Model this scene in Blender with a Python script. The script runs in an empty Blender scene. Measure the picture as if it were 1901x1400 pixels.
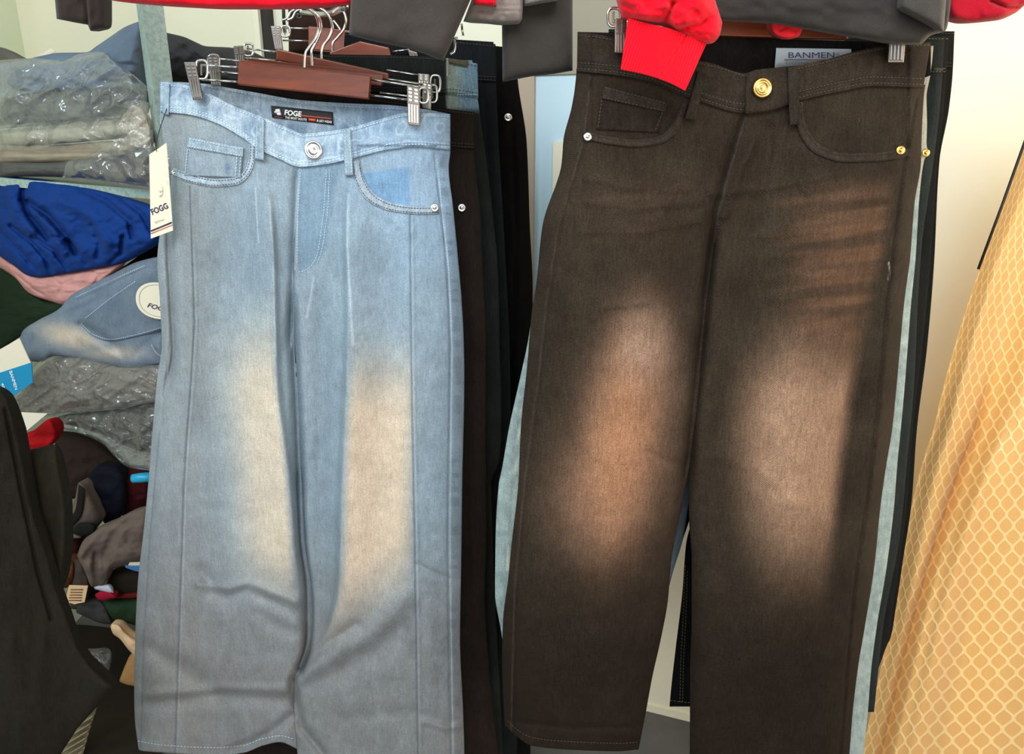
import bpy, math
import numpy as np
from mathutils import Vector

# ------------------------------------------------------------------ camera, light, exposure
sc = bpy.context.scene
COLL = sc.collection
FPX = 1400.0
PITCH = math.radians(17.0)
CAM = np.array([0.0, 0.0, 1.45])
SP, CP = math.sin(PITCH), math.cos(PITCH)

cam = bpy.data.cameras.new('camera'); camo = bpy.data.objects.new('camera', cam); COLL.objects.link(camo)
cam.sensor_width = 36.0; cam.lens = 36.0 * FPX / 1901.0; cam.clip_start = 0.02
camo.location = CAM.tolist(); camo.rotation_euler = (math.radians(90) - PITCH, 0, 0)
sc.camera = camo

world = bpy.data.worlds.new('world'); sc.world = world; world.use_nodes = True
bg = world.node_tree.nodes['Background']; bg.inputs[0].default_value = (0.86, 0.93, 1.0, 1); bg.inputs[1].default_value = 0.22

def area(name, loc, target, sx, sy, power, col):
    l = bpy.data.lights.new(name, 'AREA'); l.shape = 'RECTANGLE'; l.size = sx; l.size_y = sy
    l.energy = power; l.color = col
    o = bpy.data.objects.new(name, l); COLL.objects.link(o); o.location = loc
    d = Vector(target) - Vector(loc); o.rotation_euler = d.to_track_quat('-Z', 'Y').to_euler()
    return o
area('shop_front_daylight', (-0.35, -1.0, 2.7), (0.0, 1.2, 1.05), 2.2, 1.2, 39, (0.93, 0.97, 1.0))
area('front_fill', (0.25, -1.5, 1.2), (0.35, 1.6, 0.6), 1.8, 1.0, 11, (1.0, 0.97, 0.92))  # added fill near camera height, softens shade and lifts the low wall
area('left_window_daylight', (-2.3, 0.1, 2.6), (-0.4, 1.8, 1.2), 0.9, 0.9, 13, (0.80, 1.0, 0.95))
area('sun_through_curtain', (2.2, 1.62, 1.35), (0.8, 1.3, 0.8), 1.0, 1.8, 34, (1.0, 0.80, 0.50))
area('warm_bounce_right', (1.7, -0.3, 1.3), (0.4, 1.2, 0.9), 1.0, 1.2, 9, (1.0, 0.82, 0.6))
sc.view_settings.view_transform = 'Standard'; sc.view_settings.look = 'None'
sc.view_settings.exposure = 0.98; sc.view_settings.gamma = 1.0; sc.view_settings.use_curve_mapping = False

# ------------------------------------------------------------------ helpers
def lin(c):
    c = np.asarray(c, float) / 255.0
    return np.where(c <= 0.04045, c / 12.92, ((c + 0.055) / 1.055) ** 2.4)
def L4(c): return tuple(float(x) for x in lin(c)) + (1.0,)

def PW(px, py, Y):
    """pixel direction at depth Y -> world point(s)"""
    px, py, Y = np.broadcast_arrays(np.asarray(px, float), np.asarray(py, float), np.asarray(Y, float))
    dx = (px - 950.5) / FPX; dy = (700.0 - py) / FPX
    vy = CP + dy * SP; vz = -SP + dy * CP
    s = Y / vy
    return np.stack([dx * s, Y, CAM[2] + vz * s], -1)

def vnoise(x, y, seed=0):
    xi = np.floor(x).astype(np.int64); yi = np.floor(y).astype(np.int64)
    xf = x - xi; yf = y - yi
    u = xf * xf * (3 - 2 * xf); v = yf * yf * (3 - 2 * yf)
    def h(a, b):
        n = (a * 374761393 + b * 668265263 + seed * 974711) & 0x7fffffff
        n = ((n ^ (n >> 13)) * 1274126177) & 0x7fffffff
        n = n ^ (n >> 16)
        return (n & 0xffff) / 65535.0
    return (h(xi, yi) * (1 - u) + h(xi + 1, yi) * u) * (1 - v) + (h(xi, yi + 1) * (1 - u) + h(xi + 1, yi + 1) * u) * v
def fbm(x, y, seed=0, o=3):
    s = 0; a = 0.5; t = 0
    for k in range(o):
        s = s + a * vnoise(x * 2 ** k + 17.3 * k, y * 2 ** k + 5.1 * k, seed + k); t += a; a *= 0.5
    return s / t
def crease(x, y, seed=0, o=3):
    s = 0; a = 0.5; t = 0
    for k in range(o):
        s = s + a * (1 - np.abs(2 * vnoise(x * 2 ** k + 3.7 * k, y * 2 ** k + 9.1 * k, seed + k) - 1)); t += a; a *= 0.5
    return s / t

def pl(pts, t):
    """smooth (pchip) interpolation of [(t, value), ...]"""
    p = np.array(sorted(pts), float); x, y = p[:, 0], p[:, 1]
    t = np.asarray(t, float)
    if len(x) < 3: return np.interp(t, x, y)
    h = np.diff(x); d = np.diff(y) / h
    m = np.zeros(len(x)); m[0] = d[0]; m[-1] = d[-1]
    for i in range(1, len(x) - 1):
        if d[i - 1] * d[i] > 0:
            w1 = 2 * h[i] + h[i - 1]; w2 = h[i] + 2 * h[i - 1]
            m[i] = (w1 + w2) / (w1 / d[i - 1] + w2 / d[i])
    tc = np.clip(t, x[0], x[-1]); i = np.clip(np.searchsorted(x, tc) - 1, 0, len(h) - 1)
    s = (tc - x[i]) / h[i]
    r = (2 * s ** 3 - 3 * s ** 2 + 1) * y[i] + (s ** 3 - 2 * s ** 2 + s) * h[i] * m[i] + (-2 * s ** 3 + 3 * s ** 2) * y[i + 1] + (s ** 3 - s ** 2) * h[i] * m[i + 1]
    r = r + np.where(t < x[0], (t - x[0]) * m[0], 0) + np.where(t > x[-1], (t - x[-1]) * m[-1], 0)
    return r

def pathn(pts, n, smooth=True):
    """n points along a polyline, by chord length"""
    p = np.array(pts, float)
    if len(p) == 1: return np.repeat(p, n, 0)
    d = np.r_[0, np.cumsum(np.maximum(np.hypot(*np.diff(p[:, :2], axis=0).T), 1e-6))]; d /= d[-1]
    t = np.linspace(0, 1, n)
    if smooth and len(p) > 2:
        return np.stack([pl(list(zip(d, p[:, k])), t) for k in range(p.shape[1])], -1)
    return np.stack([np.interp(t, d, p[:, k]) for k in range(p.shape[1])], -1)

def dist(px, py, pts):
    best = None; p = np.array(pts, float)
    for a, b in zip(p[:-1], p[1:]):
        ab = b - a; L = max(ab @ ab, 1e-9)
        t = np.clip(((px - a[0]) * ab[0] + (py - a[1]) * ab[1]) / L, 0, 1)
        d = np.hypot(px - a[0] - t * ab[0], py - a[1] - t * ab[1])
        best = d if best is None else np.minimum(best, d)
    return best
def ridge(px, py, pts, w, h): return h * np.exp(-(dist(px, py, pts) / w) ** 2)
def sstep(a, b, x):
    t = np.clip((x - a) / (b - a), 0, 1); return t * t * (3 - 2 * t)
def win(y, a, b, s): return sstep(a - s, a + s, y) * (1 - sstep(b - s, b + s, y))
def vfold(px, py, pts, wl, wr, h, y0, y1, s=40):
    """vertical fold: line given as (y, x) pairs, own width to each side"""
    d = px - pl(pts, py)
    return h * np.exp(-(d / np.where(d < 0, wl, wr)) ** 2) * win(py, y0, y1, s)
def mixc(a, b, f):
    a = np.asarray(a, float); b = np.asarray(b, float); return a + (b - a) * f[..., None]

# objects
def link(name, verts, faces, mat, parent=None, smooth=True, col=None, uv=None, origin=None):
    verts = np.asarray(verts, float).reshape(-1, 3)
    if parent is not None: o0 = np.array(parent['_o'])
    elif origin is not None: o0 = np.array(origin, float)
    else:
        o0 = verts.mean(0); o0[2] = verts[:, 2].min()
    me = bpy.data.meshes.new(name)
    me.from_pydata((verts - o0).tolist(), [], faces if isinstance(faces, list) else faces.tolist())
    if col is not None:
        ca = me.color_attributes.new('Col', 'FLOAT_COLOR', 'POINT')
        c = np.ones((len(verts), 4)); c[:, :3] = lin(np.clip(np.asarray(col, float).reshape(-1, 3), 0, 255))
        ca.data.foreach_set('color', c.ravel().astype(np.float32))
    if uv is not None:
        ul = me.uv_layers.new(name='UVMap'); vi = np.zeros(len(me.loops), np.int32); me.loops.foreach_get('vertex_index', vi)
        ul.data.foreach_set('uv', np.asarray(uv, float).reshape(-1, 2)[vi].ravel().astype(np.float32))
    me.polygons.foreach_set('use_smooth', [smooth] * len(me.polygons)); me.update()
    me.materials.append(mat)
    o = bpy.data.objects.new(name, me); COLL.objects.link(o)
    if parent is not None: o.parent = parent; o.location = (0, 0, 0)
    else: o.location = o0.tolist()
    o['_o'] = o0.tolist()
    return o
def subpart(child, parent):
    """re-parent: child mesh under another mesh part"""
    return child
def tag(o, label, cat, group=None, kind=None):
    if label: o['label'] = label
    if cat: o['category'] = cat
    if group: o['group'] = group
    if kind: o['kind'] = kind
    return o
def thing(name, label, cat, loc, group=None):
    o = bpy.data.objects.new(name, None); COLL.objects.link(o); o.empty_display_size = 0.05
    o.location = tuple(float(v) for v in loc); o['_o'] = [float(v) for v in loc]
    return tag(o, label, cat, group)
def struct(o): o['kind'] = 'structure'; return o

def grid_faces(n, m, off=0):
    i, j = np.meshgrid(np.arange(n - 1), np.arange(m - 1), indexing='ij'); a = (i * m + j).ravel() + off
    return np.stack([a, a + m, a + m + 1, a + 1], -1)
def shell_faces(n, m):
    f = grid_faces(n, m); N = n * m
    b = (f + N)[:, ::-1]
    top = np.arange(m); bot = (n - 1) * m + np.arange(m); lf = np.arange(n) * m; rt = lf + m - 1
    def strip(a, rev):
        q = np.stack([a[:-1], a[1:], a[1:] + N, a[:-1] + N], -1); return q[:, ::-1] if rev else q
    return np.vstack([f, b, strip(top, False), strip(bot, True), strip(lf, True), strip(rt, False)])
def shell(name, A, B, mat, parent=None, col=None, colb=None, uv=None, smooth=True):
    n, m = A.shape[:2]
    V = np.vstack([A.reshape(-1, 3), B.reshape(-1, 3)])
    c = None
    if col is not None:
        col = np.asarray(col).reshape(-1, 3); c = np.vstack([col, col if colb is None else np.broadcast_to(np.asarray(colb, float), col.shape)])
    u = None if uv is None else np.vstack([uv.reshape(-1, 2)] * 2)
    return link(name, V, shell_faces(n, m), mat, parent, smooth, c, u)

def tube(name, pts, r, mat, parent=None, seg=10, closed=False, n=None, smooth_path=True):
    P = np.asarray(pts, float)
    if n: 
        d = np.r_[0, np.cumsum(np.linalg.norm(np.diff(P, axis=0), axis=1))]
        P = np.stack([(pl if smooth_path else lambda q, t: np.interp(t, [a for a, b in q], [b for a, b in q]))(list(zip(d, P[:, k])), np.linspace(0, d[-1], n)) for k in range(3)], -1)
    m = len(P); T = np.gradient(P, axis=0)
    if closed: T = np.roll(P, -1, 0) - np.roll(P, 1, 0)
    T /= np.linalg.norm(T, axis=1)[:, None] + 1e-12
    up = np.array([0, 0, 1.0]) if abs(T[0][2]) < 0.9 else np.array([0, 1.0, 0])
    nrm = np.cross(T[0], up); nrm /= np.linalg.norm(nrm); V = []
    for i in range(m):
        nrm = nrm - T[i] * (nrm @ T[i]); nrm /= np.linalg.norm(nrm); b = np.cross(T[i], nrm)
        rr = r if np.isscalar(r) else r[i]
        for k in range(seg):
            a = 2 * math.pi * k / seg; V.append(P[i] + rr * (math.cos(a) * nrm + math.sin(a) * b))
    F = []
    for i in range(m if closed else m - 1):
        i2 = (i + 1) % m
        for k in range(seg):
            k2 = (k + 1) % seg; F.append([i * seg + k, i * seg + k2, i2 * seg + k2, i2 * seg + k])
    if not closed: F.append(list(range(seg))[::-1]); F.append([(m - 1) * seg + k for k in range(seg)])
    return link(name, V, F, mat, parent)

def prism(name, quad, Y, dep, mat, parent=None, bev=0.0, smooth=False, yb=None):
    """solid whose front is a traced polygon at depth Y, extruded straight back by dep"""
    q = np.array(quad, float); n = len(q); Ys = np.broadcast_to(np.asarray(Y, float), (n,))
    A = PW(q[:, 0], q[:, 1], Ys); B = A + np.array([0, dep, 0])
    F = [list(range(n))[::-1], [n + k for k in range(n)]]
    for k in range(n): k2 = (k + 1) % n; F.append([k, k2, n + k2, n + k])
    # polygon is given clockwise on screen (TL, TR, BR, BL)
    o = link(name, np.vstack([A, B]), F, mat, parent, smooth)
    if bev:
        b = o.modifiers.new('bevel', 'BEVEL'); b.width = bev; b.segments = 3
    return o

def lathe(name, prof, centre, axis, mat, parent=None, seg=36):
    ax = np.array(axis, float); ax /= np.linalg.norm(ax)
    u = np.cross(ax, [0, 0, 1.0]); u /= np.linalg.norm(u); w = np.cross(ax, u); V = []; c = np.array(centre, float)
    for r, h in prof:
        for k in range(seg):
            a = 2 * math.pi * k / seg; V.append(c + ax * h + r * (math.cos(a) * u + math.sin(a) * w))
    F = []; m = len(prof)
    for i in range(m - 1):
        for k in range(seg):
            k2 = (k + 1) % seg; F.append([i * seg + k, i * seg + k2, (i + 1) * seg + k2, (i + 1) * seg + k])
    F.append(list(range(seg))[::-1]); F.append([(m - 1) * seg + k for k in range(seg)])
    return link(name, V, F, mat, parent)

# ------------------------------------------------------------------ materials
def newmat(name):
    m = bpy.data.materials.new(name); m.use_nodes = True
    nt = m.node_tree; return m, nt, nt.nodes['Principled BSDF'], nt.nodes, nt.links
def noise(N, K, co, scale, detail=2, rough=0.5, stretch=None):
    if stretch:
        mp = N.new('ShaderNodeMapping'); K.new(co, mp.inputs[0]); mp.inputs['Scale'].default_value = stretch; co = mp.outputs[0]
    t = N.new('ShaderNodeTexNoise'); K.new(co, t.inputs['Vector']); t.inputs['Scale'].default_value = scale
    t.inputs['Detail'].default_value = detail; t.inputs['Roughness'].default_value = rough
    return t.outputs[0]
def ramp(N, K, src, a, b, ca, cb):
    r = N.new('ShaderNodeMapRange'); K.new(src, r.inputs[0]); r.inputs[1].default_value = a; r.inputs[2].default_value = b
    r.inputs[3].default_value = ca; r.inputs[4].default_value = cb; return r.outputs[0]
def mulc(N, K, a, f):
    m = N.new('ShaderNodeVectorMath'); m.operation = 'SCALE'; K.new(a, m.inputs[0]); K.new(f, m.inputs['Scale']); return m.outputs[0]
def math_(N, K, op, a, b=None, c=None):
    m = N.new('ShaderNodeMath'); m.operation = op
    for i, v in enumerate((a, b, c)):
        if v is None: continue
        if isinstance(v, (int, float)): m.inputs[i].default_value = v
        else: K.new(v, m.inputs[i])
    return m.outputs[0]
def bump(N, K, bs, h, strength, dist_, prev=None):
    b = N.new('ShaderNodeBump'); b.inputs['Strength'].default_value = strength; b.inputs['Distance'].default_value = dist_
    K.new(h, b.inputs['Height'])
    if prev: K.new(prev, b.inputs['Normal'])
    K.new(b.outputs[0], bs.inputs['Normal']); return b.outputs[0]

def fabric(name, col=None, rough=0.9, speck=0.16, fine=900, mott=0.10, mscale=25, bstr=0.5, sheen=0.0, twill=True, spec=0.15):
    m, nt, bs, N, K = newmat(name)
    co = N.new('ShaderNodeTexCoord').outputs['Object']
    if col is None:
        a = N.new('ShaderNodeAttribute'); a.attribute_name = 'Col'; src = a.outputs['Color']
    else:
        a = N.new('ShaderNodeRGB'); a.outputs[0].default_value = L4(col); src = a.outputs[0]
    f1 = ramp(N, K, noise(N, K, co, fine, 2, 0.6), 0.3, 0.7, 1 - speck, 1 + speck)
    f2 = ramp(N, K, noise(N, K, co, mscale, 4, 0.6), 0.3, 0.7, 1 - mott, 1 + mott)
    if twill: f2 = math_(N, K, 'MULTIPLY', f2, ramp(N, K, noise(N, K, co, 1, 3, 0.6, (420, 420, 55)), 0.3, 0.7, 1 - speck * 0.6, 1 + speck * 0.6))
    K.new(mulc(N, K, src, math_(N, K, 'MULTIPLY', f1, f2)), bs.inputs['Base Color'])
    bs.inputs['Roughness'].default_value = rough; bs.inputs['Specular IOR Level'].default_value = spec
    if sheen: bs.inputs['Sheen Weight'].default_value = sheen
    if twill:
        w = N.new('ShaderNodeTexWave'); w.inputs['Scale'].default_value = 260; w.inputs['Distortion'].default_value = 1.5
        w.bands_direction = 'DIAGONAL'; K.new(co, w.inputs['Vector'])
        h = math_(N, K, 'ADD', w.outputs[1], noise(N, K, co, fine * 0.6, 2))
    else: h = noise(N, K, co, fine * 0.5, 3)
    b1 = bump(N, K, bs, h, bstr, 0.0006)
    bump(N, K, bs, noise(N, K, co, 55, 4, 0.6), bstr * 0.6, 0.003, b1)
    return m
def simple(name, col, rough=0.5, metal=0.0, var=0.06, vs=40, bstr=0.0, bs_=200, spec=0.5):
    m, nt, bs, N, K = newmat(name); co = N.new('ShaderNodeTexCoord').outputs['Object']
    a = N.new('ShaderNodeRGB'); a.outputs[0].default_value = L4(col)
    f = ramp(N, K, noise(N, K, co, vs, 4, 0.6), 0.3, 0.7, 1 - var, 1 + var)
    K.new(mulc(N, K, a.outputs[0], f), bs.inputs['Base Color'])
    bs.inputs['Roughness'].default_value = rough; bs.inputs['Metallic'].default_value = metal
    bs.inputs['Specular IOR Level'].default_value = spec
    if bstr: bump(N, K, bs, noise(N, K, co, bs_, 4), bstr, 0.001)
    return m

M = {}
M['denim'] = fabric('washed_denim', speck=0.2, fine=650)
M['blackdenim'] = fabric('black_denim', speck=0.32, fine=650, mott=0.14, bstr=0.6, spec=0.1)
M['chrome'] = simple('chrome', (215, 215, 210), 0.16, 1.0, 0.03)
M['clip'] = simple('clip_steel', (128, 122, 114), 0.35, 1.0, 0.08)
M['brass'] = simple('brass', (225, 180, 105), 0.28, 1.0, 0.06)
M['nickel'] = simple('nickel', (215, 210, 205), 0.25, 1.0, 0.06)
M['thread_light'] = simple('thread_light', (178, 200, 212), 0.8)
M['thread_dark'] = simple('thread_dark', (24, 20, 17), 0.8)
M['thread_tan'] = simple('thread_tan', (120, 105, 70), 0.8)
M['thread_soft'] = simple('thread_soft', (62, 54, 47), 0.8)
M['white'] = simple('white_paper', (206, 198, 176), 0.7, var=0.02)
M['cyan'] = simple('cyan_card', (10, 125, 165), 0.4, var=0.03)
M['ink'] = simple('navy_ink', (30, 34, 60), 0.6)
M['inkwhite'] = simple('white_ink', (235, 235, 232), 0.6)
M['orange'] = simple('orange_ink', (222, 88, 50), 0.6)
M['blacklabel'] = simple('black_label', (28, 27, 30), 0.7)
M['redink'] = simple('red_ink', (190, 70, 80), 0.6)
M['greyink'] = simple('grey_ink', (150, 150, 140), 0.6)

def wood():
    m, nt, bs, N, K = newmat('hanger_wood'); co = N.new('ShaderNodeTexCoord').outputs['Object']
    g = noise(N, K, co, 9, 6, 0.65, (1.2, 6, 9))
    cr = N.new('ShaderNodeValToRGB'); K.new(g, cr.inputs[0])
    cr.color_ramp.elements[0].position = 0.3; cr.color_ramp.elements[0].color = L4((90, 34, 12))
    cr.color_ramp.elements[1].position = 0.75; cr.color_ramp.elements[1].color = L4((138, 62, 24))
    K.new(cr.outputs[0], bs.inputs['Base Color']); bs.inputs['Roughness'].default_value = 0.3
    bs.inputs['Coat Weight'].default_value = 0.25; bs.inputs['Coat Roughness'].default_value = 0.25
    return m
M['wood'] = wood()
def galvanised():
    m, nt, bs, N, K = newmat('galvanised_steel'); co = N.new('ShaderNodeTexCoord').outputs['Object']
    cr = N.new('ShaderNodeValToRGB'); K.new(noise(N, K, co, 130, 3, 0.7), cr.inputs[0])
    cr.color_ramp.elements[0].position = 0.3; cr.color_ramp.elements[0].color = L4((120, 140, 134))
    cr.color_ramp.elements[1].position = 0.7; cr.color_ramp.elements[1].color = L4((160, 178, 170))
    K.new(cr.outputs[0], bs.inputs['Base Color']); bs.inputs['Roughness'].default_value = 0.5
    return m
M['steel'] = galvanised()
def plastic():
    m, nt, bs, N, K = newmat('clear_plastic'); co = N.new('ShaderNodeTexCoord').outputs['Object']
    out = nt.nodes['Material Output']; N.remove(bs)
    tr = N.new('ShaderNodeBsdfTransparent'); gl = N.new('ShaderNodeBsdfGlossy'); gl.inputs['Roughness'].default_value = 0.08
    df = N.new('ShaderNodeBsdfDiffuse'); df.inputs[0].default_value = (0.75, 0.76, 0.74, 1)
    b = N.new('ShaderNodeBump'); b.inputs['Strength'].default_value = 1.0; b.inputs['Distance'].default_value = 0.016
    vt = N.new('ShaderNodeTexVoronoi'); vt.feature = 'DISTANCE_TO_EDGE'; vt.inputs['Scale'].default_value = 8
    wv = N.new('ShaderNodeVectorMath'); wv.operation = 'MULTIPLY_ADD'; nz = N.new('ShaderNodeTexNoise'); nz.inputs['Scale'].default_value = 9; K.new(co, nz.inputs['Vector'])
    K.new(nz.outputs['Color'], wv.inputs[0]); wv.inputs[1].default_value = (0.12, 0.12, 0.12); K.new(co, wv.inputs[2]); K.new(wv.outputs[0], vt.inputs['Vector'])
    K.new(math_(N, K, 'ADD', math_(N, K, 'MULTIPLY', ramp(N, K, vt.outputs['Distance'], 0, 0.25, 1, 0), 0.6), math_(N, K, 'MULTIPLY', noise(N, K, co, 11, 2, 0.45), 1.6)), b.inputs['Height']); K.new(b.outputs[0], gl.inputs['Normal'])
    lw = N.new('ShaderNodeLayerWeight'); lw.inputs[0].default_value = 0.35; K.new(b.outputs[0], lw.inputs['Normal'])
    f = ramp(N, K, lw.outputs['Facing'], 0.0, 1.0, 0.035, 0.42)
    m1 = N.new('ShaderNodeMixShader'); m1.inputs[0].default_value = 0.07; K.new(tr.outputs[0], m1.inputs[1]); K.new(df.outputs[0], m1.inputs[2])
    m2 = N.new('ShaderNodeMixShader'); K.new(f, m2.inputs[0]); K.new(m1.outputs[0], m2.inputs[1]); K.new(gl.outputs[0], m2.inputs[2])
    K.new(m2.outputs[0], out.inputs[0]); return m
M['plastic'] = plastic()
_fc = {}
def cloth(col, **k):
    key = (tuple(col), tuple(sorted(k.items())))
    if key not in _fc: _fc[key] = fabric('cloth_%d_%d_%d' % tuple(col), col, **k)
    return _fc[key]

# ------------------------------------------------------------------ text
def text_geo(body, shear=0.0, bold=0.0):
    cu = bpy.data.curves.new('t', 'FONT'); cu.body = body; cu.size = 1.0; cu.shear = shear; cu.offset = bold; cu.resolution_u = 3
    o = bpy.data.objects.new('t', cu); COLL.objects.link(o)
    dg = bpy.context.evaluated_depsgraph_get(); me = bpy.data.meshes.new_from_object(o.evaluated_get(dg))
    v = np.array([tuple(x.co) for x in me.vertices]); f = [list(p.vertices) for p in me.polygons]
    bpy.data.objects.remove(o); bpy.data.curves.remove(cu); bpy.data.meshes.remove(me)
    x0 = v[:, 0].min(); w = v[:, 0].max() - x0; h = 0.72
    return (v[:, 0] - x0) / w, v[:, 1] / h, f
def text_on(name, body, S, p0, p1, height, mat, parent, off=0.001, shear=0.0, bold=0.0):
    """text along p0->p1 (baseline, px), cap height in px; S(px, py, off) -> world"""
    x, y, f = text_geo(body, shear, bold); p0 = np.array(p0, float); p1 = np.array(p1, float)
    d = p1 - p0; n = np.array([d[1], -d[0]]) / np.hypot(*d)
    P = p0 + x[:, None] * d + (y * height)[:, None] * n
    return link(name, S(P[:, 0], P[:, 1], off), f, mat, parent, False)

def on_quad(S, q, n, m):
    q = np.array(q, float); v, u = np.meshgrid(np.linspace(0, 1, n), np.linspace(0, 1, m), indexing='ij')
    P = (q[0] * ((1 - u) * (1 - v))[..., None] + q[1] * (u * (1 - v))[..., None] + q[2] * (u * v)[..., None] + q[3] * ((1 - u) * v)[..., None])
    return P[..., 0], P[..., 1]
def patch(name, S, q, off, mat, parent, n=6, m=6, colf=None, thick=0.0025, rim=True):
    px, py = on_quad(S, q, n, m)
    A = S(px, py, off); B = S(px, py, off - thick)
    return shell(name, A, B, mat, parent, None if colf is None else colf(px, py))
def band(name, S, top, bot, n, m, off, thick, mat, parent, colf=None, extra=None):
    T = pathn(top, m); Bt = pathn(bot, m); v = np.linspace(0, 1, n)[:, None, None]
    P = T[None] * (1 - v) + Bt[None] * v; px, py = P[..., 0], P[..., 1]
    o = off if extra is None else off + extra(px, py, np.broadcast_to(v[..., 0], px.shape))
    return shell(name, S(px, py, o), S(px, py, off - thick), mat, parent, None if colf is None else colf(px, py))
def stitches(name, S, paths, parent, mat, off=0.0034, ln=4.2, gap=2.3, w=0.8):
    V = []; F = []
    for p in paths:
        p = np.array(p, float); L = np.hypot(*np.diff(p, axis=0).T).sum(); k = max(int(L / (ln + gap)), 1)
        q = pathn(p, k * 8 + 1)
        for i in range(k):
            a = q[i * 8]; b = q[i * 8 + 5]; d = b - a; nn = np.array([-d[1], d[0]]) / (np.hypot(*d) + 1e-9) * w
            V.append([a + nn, b + nn, b - nn, a - nn])
    V = np.array(V).reshape(-1, 2); A = S(V[:, 0], V[:, 1], off); B = S(V[:, 0], V[:, 1], off - 0.002); nq = len(V) // 4; N = len(V)
    for i in range(nq):
        a = i * 4; F += [[a, a + 1, a + 2, a + 3]] + [[a + k, a + k + N, a + (k + 1) % 4 + N, a + (k + 1) % 4] for k in range(4)]
    return link(name, np.vstack([A, B]), F, mat, parent, False)
def pin(name, S, px, py, r, mat, parent, prof, off=0.002):
    c = S(np.array([px]), np.array([py]), off)[0]
    s = c[1] / FPX * 1.02
    return lathe(name, [(a * r * s, b * r * s) for a, b in prof], c, (0.0, -1, 0.12), mat, parent)
BUTTON = [(0.9, -0.1), (1.0, 0.1), (1.0, 0.28), (0.93, 0.4), (0.80, 0.42), (0.70, 0.30), (0.55, 0.26), (0.50, 0.34), (0.40, 0.38), (0.2, 0.36), (0.02, 0.30)]
RIVET = [(0.9, -0.1), (1.0, 0.15), (0.92, 0.35), (0.62, 0.42), (0.5, 0.25), (0.42, 0.25), (0.35, 0.5), (0.2, 0.62), (0.02, 0.66)]

# ------------------------------------------------------------------ jeans body
def jeans_body(root, spec, mat, step=2.4):
    L, R, CL, CR = spec['L'], spec['R'], spec['CL'], spec['CR']; crotch = spec['crotch']
    Yp = spec['Y']; bulge = spec.get('bulge', 0.03); inner = spec.get('inner', 0.9); xr = spec.get('relief')
    def rel(px, py):
        dl = np.clip(px - pl(L, py), 0, None); dr = np.clip(pl(R, py) - px, 0, None)
        e = (1 - np.exp(-dl / 26)) * (1 - np.exp(-dr / 26))
        cl, cr = pl(CL, py), pl(CR, py); k = sstep(crotch, crotch + 130, py) * inner
        di = np.where(px < (cl + cr) / 2, cl - px, px - cr); e = e * (1 - k * np.exp(-np.clip(di, 0, None) / 22))
        r = bulge * e
        if xr is not None: r = r + xr(px, py) * np.clip(e * 1.6, 0, 1)
        return r
    def Yf(px, py): return Yp(px, py) if callable(Yp) else Yp
    def S(px, py, off=0.0): return PW(px, py, Yf(px, py) - rel(px, py) - off)
    def Sback(px, py, off=0.0): return PW(px, py, Yf(px, py) + off)
    T, B = spec['T'], spec['B']; top = spec['top']
    yb = np.interp(0.5, [0, 1], [0, 1])
    parts = []; VV = []; FF = []; CC = []; off = 0
    for a, b, Bq in ((L, CL, B[0]), (CR, R, B[1])):
        y0 = float(np.mean([t[1] for t in T])); w = float(np.max(pl(b, np.linspace(y0, Bq[0][1], 20)) - pl(a, np.linspace(y0, Bq[0][1], 20))))
        m = max(int(w / step), 8); n = max(int((Bq[0][1] - y0) / step), 10)
        u = np.linspace(0, 1, m)[None]; v = np.linspace(0, 1, n)[:, None]
        xt = pl(a, y0) * (1 - u) + pl(b, y0) * u; yt = pl(T, xt)
        yB = float(np.mean([t[1] for t in Bq])); xb = pl(a, yB) * (1 - u) + pl(b, yB) * u; ybt = pl(Bq, xb)
        py = yt + v * (ybt - yt); px = pl(a, py) * (1 - u) + pl(b, py) * u
        A = S(px, py); th = spec.get('thick', 0.03)
        dl = np.clip(px - pl(a, py), 0, None); dr = np.clip(pl(b, py) - px, 0, None)
        Bk = PW(px, py, Yf(px, py)); Bk[..., 1] += th * (1 - np.exp(-dl / 30)) * (1 - np.exp(-dr / 30)) + 0.001
        V = np.vstack([A.reshape(-1, 3), Bk.reshape(-1, 3)]); VV.append(V); FF.append(shell_faces(n, m) + off); off += len(V)
        if spec.get('colf'):
            c = spec['colf'](px, py).reshape(-1, 3); CC += [c, c]
    o = link('denim_body', np.vstack(VV), np.vstack(FF), mat, root, True, np.vstack(CC) if CC else None)
    return S, o, rel

# ================================================================== THE SETTING
# back wall runs a little askew to the camera (about 20 degrees)
def wallY(x): return 1.68 - 0.37 * (x - 0.362)
def wall_mat(name, col, var=0.03):
    m, nt, bs, N, K = newmat(name); co = N.new('ShaderNodeTexCoord').outputs['Object']
    a = N.new('ShaderNodeRGB'); a.outputs[0].default_value = L4(col)
    f = ramp(N, K, noise(N, K, co, 2.2, 5, 0.6), 0.3, 0.7, 1 - var, 1 + var)
    K.new(mulc(N, K, a.outputs[0], f), bs.inputs['Base Color']); bs.inputs['Roughness'].default_value = 0.55
    bump(N, K, bs, noise(N, K, co, 90, 4), 0.15, 0.001); return m
M['wall'] = wall_mat('wall_paint', (232, 228, 204)); M['wallg'] = wall_mat('green_white_paint', (218, 226, 200))
M['door'] = wall_mat('pale_blue_door_paint', (190, 218, 230))
M['dark'] = simple('dark_frame', (26, 20, 17), 0.6); M['trim'] = wall_mat('beige_trim_paint', (176, 160, 138))
M['floor'] = simple('floor_grey', (92, 92, 90), 0.7, var=0.12, vs=12, bstr=0.2)

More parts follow.
